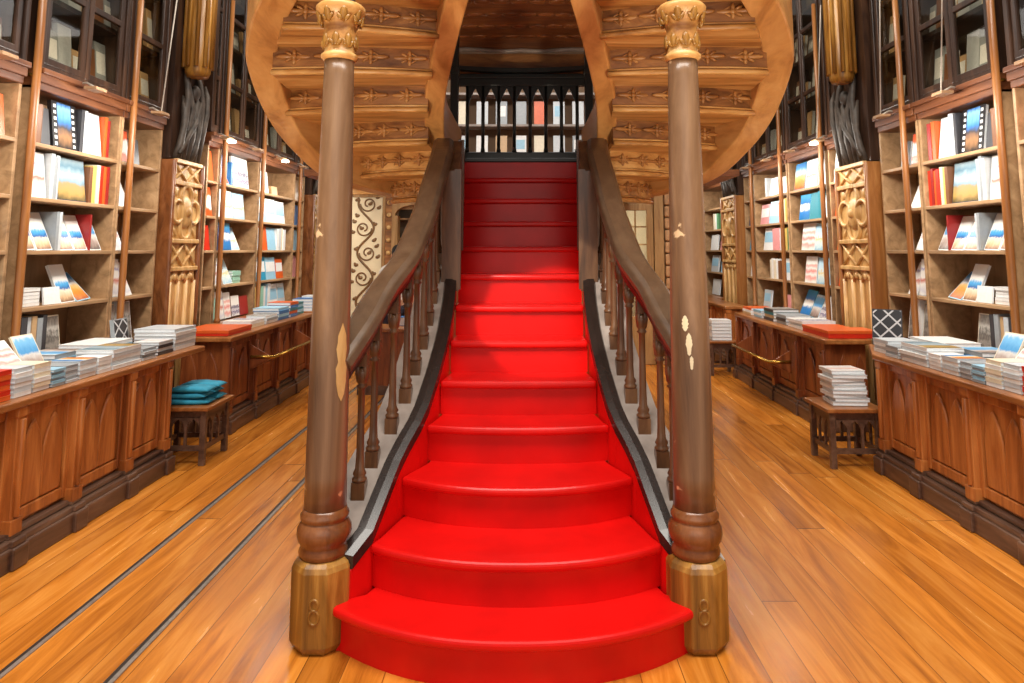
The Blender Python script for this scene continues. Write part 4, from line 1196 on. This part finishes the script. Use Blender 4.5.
shelf_books(1, 'F', 3, SP(['yellow','ivory'], .08, .27) + [('gap',.05)] + SP(['orange'], .07, .24) + [('f','lightblue','flower',.3,.27,.03), ('f','pink','warm',.25,.25,.03)])
shelf_books(1, 'F', 2, SP(['green','yellow'], .06, .26) + [('gap',.1)] + SP(['silver','pink','pink'], .09, .27) + [('f','white','mark',.28,.28,.03)])
shelf_books(1, 'F', 1, [('f','white','mark',.2,.25,.03), ('gap',.1), ('s','brown',None,.06,.22)] + SP(['white','ivory','white','ivory'], .06, .24))
shelf_books(1, 'F', 0, [('gap',.1), ('f','pink',None,.2,.2,.03), ('gap',.5), ('f','silver','stone',.2,.22,.03)])
for lv, c in ((3,'navy'), (2,'turquoise'), (1,'white')):
    shelf_books(1, 'G', lv, [('f',c,None,.28,.27,.03)])
shelf_books(1, 'H', 3, SP(['white','green','ivory','white'], .1, .27) + [('gap',.2)] + SP(['green','white','ivory'], .1, .27))
shelf_books(1, 'H', 2, [('gap',.1), ('f','pink',None,.4,.26,.03), ('gap',.2), ('f','white',None,.4,.26,.03)])
shelf_books(1, 'H', 1, [('gap',.1), ('f','lightblue',None,.4,.27,.03), ('gap',.2), ('f','silver','stone',.4,.28,.03)])
shelf_books(1, 'H', 0, [('gap',.1), ('f','white','mark',.3,.27,.03), ('gap',.3), ('f','white',None,.4,.26,.03)])

# piles on the counters
FAR[0] = False
def pile(s, u, y, n, w, h, t, cols, where, z=.881, top=None, turn=0, name='book'):
    grp = 'books piled on the %s' % where[1]
    for q in range(n):
        cc = cols[q % len(cols)]
        yy = y if frame_sign(s) > 0 else y+h
        jit = (RND.random()-.5)*.016
        f = frame_flat(s, u+jit, yy+jit*.6, z+t*(q+1), turn+(RND.random()-.5)*.05)
        pos = 'topmost' if q == n-1 else ('bottom one' if q == 0 else ORD[q]+' up')
        book(f, w, h, t-.001, cc, top if q == n-1 else None, '%s flat book, %s in %s' % (cc, pos, where[0]), grp, name)
for s in (-1, 1):
    S = SIDE[s]; d = .12 if s > 0 else 0
    wc = '%s near counter' % S
    front_piles = [   # y, n, w, h, t, colours, top, words
        (3.64, 6, .17, .20, .027, ['orange','red'], None, 'orange pile'),
        (3.865, 6, .17, .135, .026, ['white','silver'], None, 'first white pile'),
        (4.015, 6, .17, .14, .026, ['white','ivory'], None, 'second white pile'),
        (4.17, 6, .17, .11, .017, ['grey','lightblue'], None, 'first blue-grey pile'),
        (4.295, 6, .17, .11, .017, ['silver','grey'], None, 'second blue-grey pile'),
        (4.42, 4, .20, .17, .028, ['white','silver'], 'warm', 'white picture-topped pile'),
        (4.61, 4, .18, .14, .026, ['white'], None, 'short white pile'),
        (4.77, 5, .26, .34, .026, ['white','silver'], 'castle', 'broad castle-topped pile'),
        (5.14, 4, .20, .18, .021, ['silver','grey'], None, 'low grey pile'),
        ]
    for (y, n, w, h, t, cols, top, words) in front_piles:
        pile(s, 2.73, y+d*.8, n, w, h, t, cols, ('the %s, %s' % (words, wc), wc), top=top)
    pile(s, 3.03, 5.10+d*.8, 4, .30, .42, .03, ['lightblue','white'], ('the large pale blue pile, %s' % wc, wc), top=None)
    pile(s, 3.02, 4.62+d*.8, 4, .26, .30, .03, ['lightblue','grey'], ('the blue picture-topped pile, %s' % wc, wc), top='town')
    pile(s, 2.96, 4.02+d*.8, 3, .22, .30, .035, ['white','crimson'], ('the low rear pile, %s' % wc, wc))
    # framed pictures and cards leaning on the piles
    def card(u, y, z, w, h, lean, col, pic, lab, nm='book'):
        f = frame_front(s, u, y if s < 0 else y+w, z, lean)
        book(f, w, h, .014, col, pic, lab, None, nm)
    card(3.02, 4.36+d*.8, .93, .19, .25, .5, 'ivory', 'town', 'propped book with a blue spire picture on the %s' % wc)
    card(3.0, 4.06+d*.8, .99, .25, .20, .75, 'white', 'pattern', 'propped white book with pale red picture on the %s' % wc)
    card(3.24, 4.08+d*.8, .90, .24, .24, .35, 'white', 'mark', 'propped white leaflet book behind the red one on the %s' % wc)
# extras at the stool end of each near counter
pile(-1, 2.76, 5.40, 4, .2, .22, .025, ['charcoal','silver'], ('the dark pile, left near counter', 'left near counter'), top='mark')
pile(-1, 2.76, 5.66, 6, .34, .34, .028, ['white','silver'], ('the tall white end pile, left near counter', 'left near counter'))
f = frame_front(-1, 3.14, 5.50, .885, .16); book(f, .19, .26, .03, 'grey', 'lattice', 'grey patterned book standing at the stool end of the left near counter', None)
pile(1, 2.76, 5.44, 4, .25, .22, .026, ['white','silver'], ('the white end pile, right near counter', 'right near counter'))
M4 = Matrix.Translation((3.10, 5.96, .886)) @ Matrix.Rotation(math.radians(-35), 4, 'Z') @ Matrix.Rotation(math.radians(-12), 4, 'X')
book(M4 @ Matrix.Translation((-.11,0,0)), .23, .30, .03, 'charcoal', 'lattice', 'black book with white lattice cover standing at stool end of right near counter', None)
# far left counter
pile(-1, 2.78, 7.25, 2, .30, .36, .035, ['ivory','white'], ('the cream pile beside the red box, left far counter', 'left far counter'), top='figures')
pile(-1, 2.78, 7.65, 3, .22, .34, .03, ['white','grey'], ('the grey and white pile, left far counter', 'left far counter'), top='stone')
pile(-1, 2.78, 8.03, 4, .30, .34, .035, ['blue','lightblue'], ('the pale and deep blue pile, left far counter', 'left far counter'))
pile(-1, 2.78, 8.42, 5, .28, .28, .035, ['blue','orange','teal'], ('the mixed blue and orange pile, left far counter', 'left far counter'))
pile(-1, 2.80, 8.73, 5, .28, .26, .03, ['teal','lightblue'], ('the teal end pile, left far counter', 'left far counter'))
FAR[0] = True
pile(-1, 2.86, 9.55, 4, .28, .3, .04, ['lightblue','blue'], ('the blue pile, short far left counter', 'short far left counter'), z=.861)
pile(-1, 2.86, 9.92, 5, .28, .3, .035, ['white','teal'], ('the teal pile, short far left counter', 'short far left counter'), z=.861)
FAR[0] = False
# far right counter
pile(1, 2.86, 7.35, 3, .36, .4, .03, ['white','silver'], ('the broad white pile, right far counter', 'right far counter'), z=.851, top='figures')
pile(1, 2.86, 7.82, 3, .28, .3, .035, ['grey','charcoal'], ('the grey pile, right far counter', 'right far counter'), z=.851)
pile(1, 2.86, 8.2, 4, .3, .34, .035, ['charcoal','tan','teal'], ('the dark mixed pile, right far counter', 'right far counter'), z=.851, top='stone')
pile(1, 2.86, 8.62, 3, .25, .3, .03, ['lightblue','white'], ('the pale blue pile, right far counter', 'right far counter'), z=.851)
FAR[0] = True
pile(1, 2.86, 9.02, 3, .3, .36, .03, ['tan','white','orange'], ('the tan end pile, right far counter', 'right far counter'), z=.851)
FAR[0] = False
# books on the stools
for q in range(9):
    w = .27; f = frame_flat(1, 2.43+(RND.random()-.5)*.03-.02, (5.65 if frame_sign(1) > 0 else 5.65+.24)+(RND.random()-.5)*.03, .456+.03*(q+1), (RND.random()-.5)*.16)
    book(f, w, .24, .028, ['white','silver'][q % 2], 'mark' if q == 8 else None, '%s book, %s in the pile on the near right stool' % (['white','silver'][q % 2], 'topmost' if q == 8 else 'bottom one' if q == 0 else ORD[q]+' up'), 'white books on the near right stool')
for q in range(6):
    f = frame_flat(1, 2.50, 9.59 if frame_sign(1) > 0 else 9.59+.26, .461+.045*(q+1), (RND.random()-.5)*.06)
    book(f, .27, .26, .043, ['silver','white'][q % 2], None, '%s book, %s in the pile on the distant right stool' % (['silver','white'][q % 2], 'topmost' if q == 5 else 'bottom one' if q == 0 else ORD[q]+' up'), 'pale books on the distant stool')

# red boxes on the far counter corners
def red_box(s, u0, u1, y0, y1, z0, z1, label):
    t = thing('red_box', (sx(s,(u0+u1)/2), (y0+y1)/2, z0), label, 'box', 'red boxes on the far counters')
    X = lambda u: sx(s, u)
    b = MB(); b.box(X(u0), X(u1), y0, y1, z0, z1-.012); b.build('body', PC['red'], t, bevel=.004)
    b = MB(); b.box(X(u0-.004), X(u1+.004), y0-.004, y1+.004, z1-.03, z1); b.build('lid', PC['orange'], t, bevel=.004)
red_box(-1, 2.74, 3.2, 6.6, 7.15, .881, .935, 'flat red box on the corner of the left far counter')
red_box(1, 2.83, 3.3, 6.66, 6.96, .851, .925, 'nearer flat red box on the corner of the right far counter')
red_box(1, 2.84, 3.2, 6.98, 7.3, .851, .92, 'farther flat red box on the right far counter')

# folded teal cloths on the left stool
tealm = plain('teal_cloth', srgb(40,140,170), rough=.75, noise=.25, scale=14, bump=.3)
for q in range(6):
    b = MB(); col_ = q % 2; lay = q//2
    x0, x1 = -2.90+.03*lay, -2.49-.03*(lay % 2); ya = 5.68+.2*col_; z = .451+.047*lay
    rings = []
    for i in range(13):
        tt = i/12; x = x0+(x1-x0)*tt; e = min(1, 6*tt, 6*(1-tt))**.5
        hh = .044*(.75+.25*math.sin(7*tt+q)*.4+.2*e)
        ring = []
        for k in range(12):
            a = 2*PI*k/12; ca, sa = math.cos(a), math.sin(a)
            yy_ = ya+.095+.092*math.copysign(abs(ca)**.45, ca)*(.92+.06*math.sin(5*tt+q)); zz = z+hh/2+hh/2*math.copysign(abs(sa)**.5, sa)*e
            ring.append(V((x, yy_, max(z, zz))))
        rings.append(ring)
    b.sweep(rings, smooth=True)
    lay_w = ['bottom', 'middle', 'top'][lay]
    o = b.build('folded_cloth', tealm, origin=((x0+x1)/2, ya+.1, z))
    tag(o, 'teal folded cloth, %s layer of the %s pile on the left stool' % (lay_w, ['nearer','farther'][col_]), 'cloth', 'teal folded cloths on the left stool')

# ------------------------------------------------------------------ display table and visitor at the back
dt = thing('display_table', (-1.5, 8.55, 0), 'brown display table behind the left railing at the back', 'table')
b = MB(); b.box(-1.95, -.75, 8.3, 8.85, .72, .76); b.build('tabletop', M['worktop'], dt, bevel=.006)
b = MB(); b.box(-1.9, -.8, 8.34, 8.80, .1, .72); b.build('panelled_base', M['counterdark'], dt)
b = MB(); b.box(-1.93, -.77, 8.31, 8.83, 0, .1); b.build('plinth', M['plinth'], dt)
def tbook(x, y, z, w, h, t, col, lab, pic=None):
    book(Matrix.Translation((x, y, z+t)) @ Matrix.Rotation(-PI/2, 4, 'X'), w, h, t, col, pic, lab, 'books on the display table') 
FAR[0] = True
tbook(-1.55, 8.62, .762, .2, .2, .10, 'blue', 'blue book on the display table behind the left railing')
tbook(-1.30, 8.62, .762, .2, .2, .16, 'red', 'red book on the display table behind the left railing')
tbook(-1.05, 8.62, .762, .2, .2, .08, 'white', 'white book on the display table behind the left railing')

def person(x, y):
    skin = plain('skin', srgb(206,150,118), rough=.5, noise=.06)
    shirt = plain('white_shirt', srgb(226,222,216), rough=.8, noise=.06)
    trous = plain('dark_trousers', srgb(50,46,60), rough=.8)
    hairm = plain('dark_hair', srgb(30,24,22), rough=.5, noise=.3, scale=60)
    t = thing('person', (x, y, 0), 'dark-haired person in a white shirt standing behind the left railing', 'person')
    me = bpy.data.meshes.new('body')
    J = {'pelvis':(0,0,.95,.14,.11), 'waist':(0,0,1.1,.13,.10), 'chest':(0,0,1.3,.16,.11), 'neck0':(0,.0,1.45,.07,.06), 'neck':(0,-.01,1.52,.05,.05), 'head':(0,-.02,1.6,.075,.085), 'top':(0,-.01,1.68,.07,.08)}
    E = [('pelvis','waist'),('waist','chest'),('chest','neck0'),('neck0','neck'),('neck','head'),('head','top')]
    for sg, n in ((-1,'l'),(1,'r')):
        J['sh'+n] = (sg*.18,0,1.42,.06,.06); J['el'+n] = (sg*.23,.02,1.14,.042,.042); J['wr'+n] = (sg*.24,-.06,.9,.03,.025); J['ha'+n] = (sg*.24,-.08,.80,.035,.02)
        J['hip'+n] = (sg*.1,0,.88,.085,.085); J['kn'+n] = (sg*.1,-.01,.5,.06,.06); J['an'+n] = (sg*.1,.02,.09,.04,.045); J['toe'+n] = (sg*.11,-.14,.04,.04,.03)
        E += [('neck0','sh'+n),('sh'+n,'el'+n),('el'+n,'wr'+n),('wr'+n,'ha'+n),('pelvis','hip'+n),('hip'+n,'kn'+n),('kn'+n,'an'+n),('an'+n,'toe'+n)]
        for k in range(4):
            J['f%d%s' % (k,n)] = (sg*.24-.024+.016*k, -.09, .72-.01*(k in (1,2)),.008,.008); E.append(('ha'+n,'f%d%s' % (k,n)))
        J['th'+n] = (sg*.2, -.10, .78,.009,.009); E.append(('wr'+n,'th'+n))
    keys = list(J); me.from_pydata([J[k][:3] for k in keys], [(keys.index(a), keys.index(c)) for a, c in E], [])
    o = bpy.data.objects.new('body', me); COL.objects.link(o); o.parent = t
    sk = o.modifiers.new('skin','SKIN'); sub = o.modifiers.new('sub','SUBSURF'); sub.levels = sub.render_levels = 2
    for i, k in enumerate(keys): me.skin_vertices[0].data[i].radius = J[k][3:]
    me.skin_vertices[0].data[0].use_root = True
    me.materials.append(skin)
    ORG[o] = V((x,y,0))
    def shell(name, js, es, grow, mat):
        m2 = bpy.data.meshes.new(name); ks = js
        m2.from_pydata([J[k][:3] for k in ks], [(ks.index(a), ks.index(c)) for a, c in es], [])
        q = bpy.data.objects.new(name, m2); COL.objects.link(q); q.parent = t
        q.modifiers.new('skin','SKIN'); sb = q.modifiers.new('sub','SUBSURF'); sb.levels = sb.render_levels = 2
        for i, k in enumerate(ks): m2.skin_vertices[0].data[i].radius = [r+grow for r in J[k][3:]]
        m2.skin_vertices[0].data[0].use_root = True; m2.materials.append(mat)
    shell('shirt', ['pelvis','waist','chest','neck0','shl','ell','shr','elr'], [('pelvis','waist'),('waist','chest'),('chest','neck0'),('neck0','shl'),('shl','ell'),('neck0','shr'),('shr','elr')], .015, shirt)
    shell('trousers', ['pelvis','hipl','knl','anl','hipr','knr','anr'], [('pelvis','hipl'),('hipl','knl'),('knl','anl'),('pelvis','hipr'),('hipr','knr'),('knr','anr')], .013, trous)
    b = MB(); b.ball((x, y+.02, 1.66), (.088,0,0), (0,.10,0), (0,0,.10), 14, 8); b.build('hair', hairm, t)
    b = MB()
    for sg in (-1, 1):
        b.ball((x+sg*.032, y-.098, 1.615), (.012,0,0), (0,.008,0), (0,0,.007), 8, 6)
    b.build('eyes', hairm, t)
    b = MB(); b.ball((x, y-.108, 1.585), (.012,0,0), (0,.018,0), (0,0,.022), 8, 6)
    for sg in (-1, 1): b.ball((x+sg*.078, y-.015, 1.60), (.01,0,0), (0,.02,0), (0,0,.03), 8, 6)
    b.build('nose_and_ears', skin, t)
    b = MB(); b.ball((x, y-.098, 1.545), (.022,0,0), (0,.008,0), (0,0,.006), 8, 6); b.build('mouth', PC['pink'], t)
person(-1.67, 9.3)

# bookcase seen through the balustrade on the upper floor
ub = thing('upper_bookcase', (0, 9.6, 2.5), 'pale bookcase on the upper floor seen through the balustrade arches', 'bookcase')
b = MB(); b.box(-1.2, 1.2, 9.78, 9.82, 2.5, 4.2); b.build('back_board', M['wall'], ub)
for z in (2.52, 2.95, 3.4, 3.85): 
    b = MB(); b.box(-1.2, 1.2, 9.5, 9.78, z, z+.03); b.build('shelf', M['greycap'], ub)
uc = ['silver','grey','ivory','white','lightblue','silver','tan','silver','grey','white']
for lv, z in enumerate((2.981, 3.431)):
    for i in range(7):
        c = uc[(i*3+lv*2) % 10]
        if lv == 1 and i == 4: c = 'orange'
        x = -.92+.27*i
        book(Matrix.Translation((x, 9.55, z)) @ Matrix.Rotation(-.08, 4, 'X'), .16, [.30,.34][lv], .03, c, 'stone' if (i+lv) % 3 == 0 and c != 'orange' else None,
             '%s book, %s along the %s shelf behind the balustrade arches' % (c, ORD[i], ['lowest','middle','upper'][lv]), 'books behind the balustrade')

# dim things inside the dark glazed cabinets
for s in (-1, 1):
    for k, cols in (('A', ['tan','grey','white','brown']), ('B', ['ivory','grey','silver','tan','brown','grey']), ('C', ['grey','tan']), ('E', ['charcoal','grey','tan','brown']), ('F', ['grey','brown','silver','tan'])):
        y0, y1 = sec(s, k)
        for lv, z in enumerate((3.031, 3.581, 4.131)):
            FAR[0] = True
            for i, c in enumerate(cols):
                y = y0+.1+(y1-y0-.3)*i/max(1, len(cols)-1)+(.05*lv)
                h = .26+.08*((i+lv) % 3)
                book(frame_front(s, U0+.12, y if s < 0 else y+.16, z, .1), .16, h, .04, c, 'stone' if i % 2 else None,
                     '%s book, %s from the near end, %s shelf, dark cabinet over %s, %s wall' % (c, ORD[i], ['lower','middle','upper'][lv], SHORT[k], SIDE[s]), 'books inside the dark cabinets')

tag(FARV.build('distant_books', FARM, origin=(0, 10, 0), fix=False), 'small distant books on the farthest shelves, counters and behind the balustrade', 'books', None, 'stuff')

# ------------------------------------------------------------------ light and camera
def area(name, loc, rot, sx_, sy_, power, color):
    l = bpy.data.lights.new(name, 'AREA'); l.shape = 'RECTANGLE'; l.size = sx_; l.size_y = sy_; l.energy = power; l.color = color
    o = bpy.data.objects.new(name, l); COL.objects.link(o); o.location = loc; o.rotation_euler = rot
    return o
w = bpy.data.worlds.new('world'); SC.world = w; w.use_nodes = True
bg = w.node_tree.nodes['Background']; bg.inputs[0].default_value = (1,.93,.85,1); bg.inputs[1].default_value = .42
area('skylight', (0, 1.3, 6.6), (math.radians(6),0,0), 6, 1.8, 560, (1,.94,.85))
area('street_window', (0, -1.6, 2.6), (math.radians(84),0,0), 5, 3, 62, (1,.91,.80))
for s in (-1, 1):
    for y, p in ((3.9, 42), (5.4, 50), (7.9, 50), (9.4, 50), (12.4, 40)):
        area('shelf_light', (sx(s, 2.72), y, 2.80), (0, math.radians(46)*(1 if s < 0 else -1), 0), .25, .9, p*.5, (1,.94,.85))
area('back_light', (0, 9.2, 2.35), (0,0,0), 2.5, 1.2, 50, (1,.88,.7))
for s in (-1, 1): area('cabinet_fill', (sx(s, 1.7), 6.6, 5.7), (0, math.radians(55)*(1 if s < 0 else -1), 0), .6, 3.5, 90, (1,.9,.76))  # added fill for the upper cabinets, no lamps hang here
area('door_fill', (1.6, 10.8, 2.42), (0,0,0), .6, .3, 14, (1,.93,.8))  # fill added behind the glazed door to brighten its panes
area('gallery_light', (0, 8.2, 4.6), (0,0,0), 2, 2, 40, (1,.95,.9))
for sg in (-1, 1):
    ul = bpy.data.lights.new('floor_uplight', 'SPOT'); ul.energy = 330; ul.spot_size = math.radians(40); ul.spot_blend = .6; ul.shadow_soft_size = .12; ul.color = (1,.88,.68)
    uo = bpy.data.objects.new('floor_uplight', ul); COL.objects.link(uo); uo.location = (sg*1.5, 1.0, .25)
    uo.rotation_euler = (V((sg*1.15, 4.5, 3.1))-V(uo.location)).to_track_quat('-Z','Y').to_euler()
sp_ = bpy.data.lights.new('stair_spot', 'SPOT'); sp_.energy = 1100; sp_.spot_size = math.radians(11); sp_.spot_blend = .15; sp_.shadow_soft_size = .02; sp_.color = (1,.95,.85)
so = bpy.data.objects.new('stair_spot', sp_); COL.objects.link(so); so.location = (-.9, .4, 4.6)
so.rotation_euler = (V((.2, 4.42, 1.36))-V(so.location)).to_track_quat('-Z','Y').to_euler()

cam = bpy.data.cameras.new('camera'); co = bpy.data.objects.new('camera', cam); COL.objects.link(co)
F_, P_, PX, PY_ = 690., .115, 527., 170.3
cam.sensor_fit = 'HORIZONTAL'; cam.sensor_width = 36; cam.lens = F_*36/1024
cam.shift_x = -(PX-512)/1024; cam.shift_y = -(341.5-PY_)/1024
co.location = (.06, 0, 1.684); co.rotation_euler = (PI/2+P_, 0, 0)
cam.clip_start = .05
SC.camera = co
SC.view_settings.view_transform = 'Standard'; SC.view_settings.look = 'None'
SC.view_settings.gamma = 1; SC.view_settings.use_curve_mapping = False
SC.view_settings.exposure = 0.0
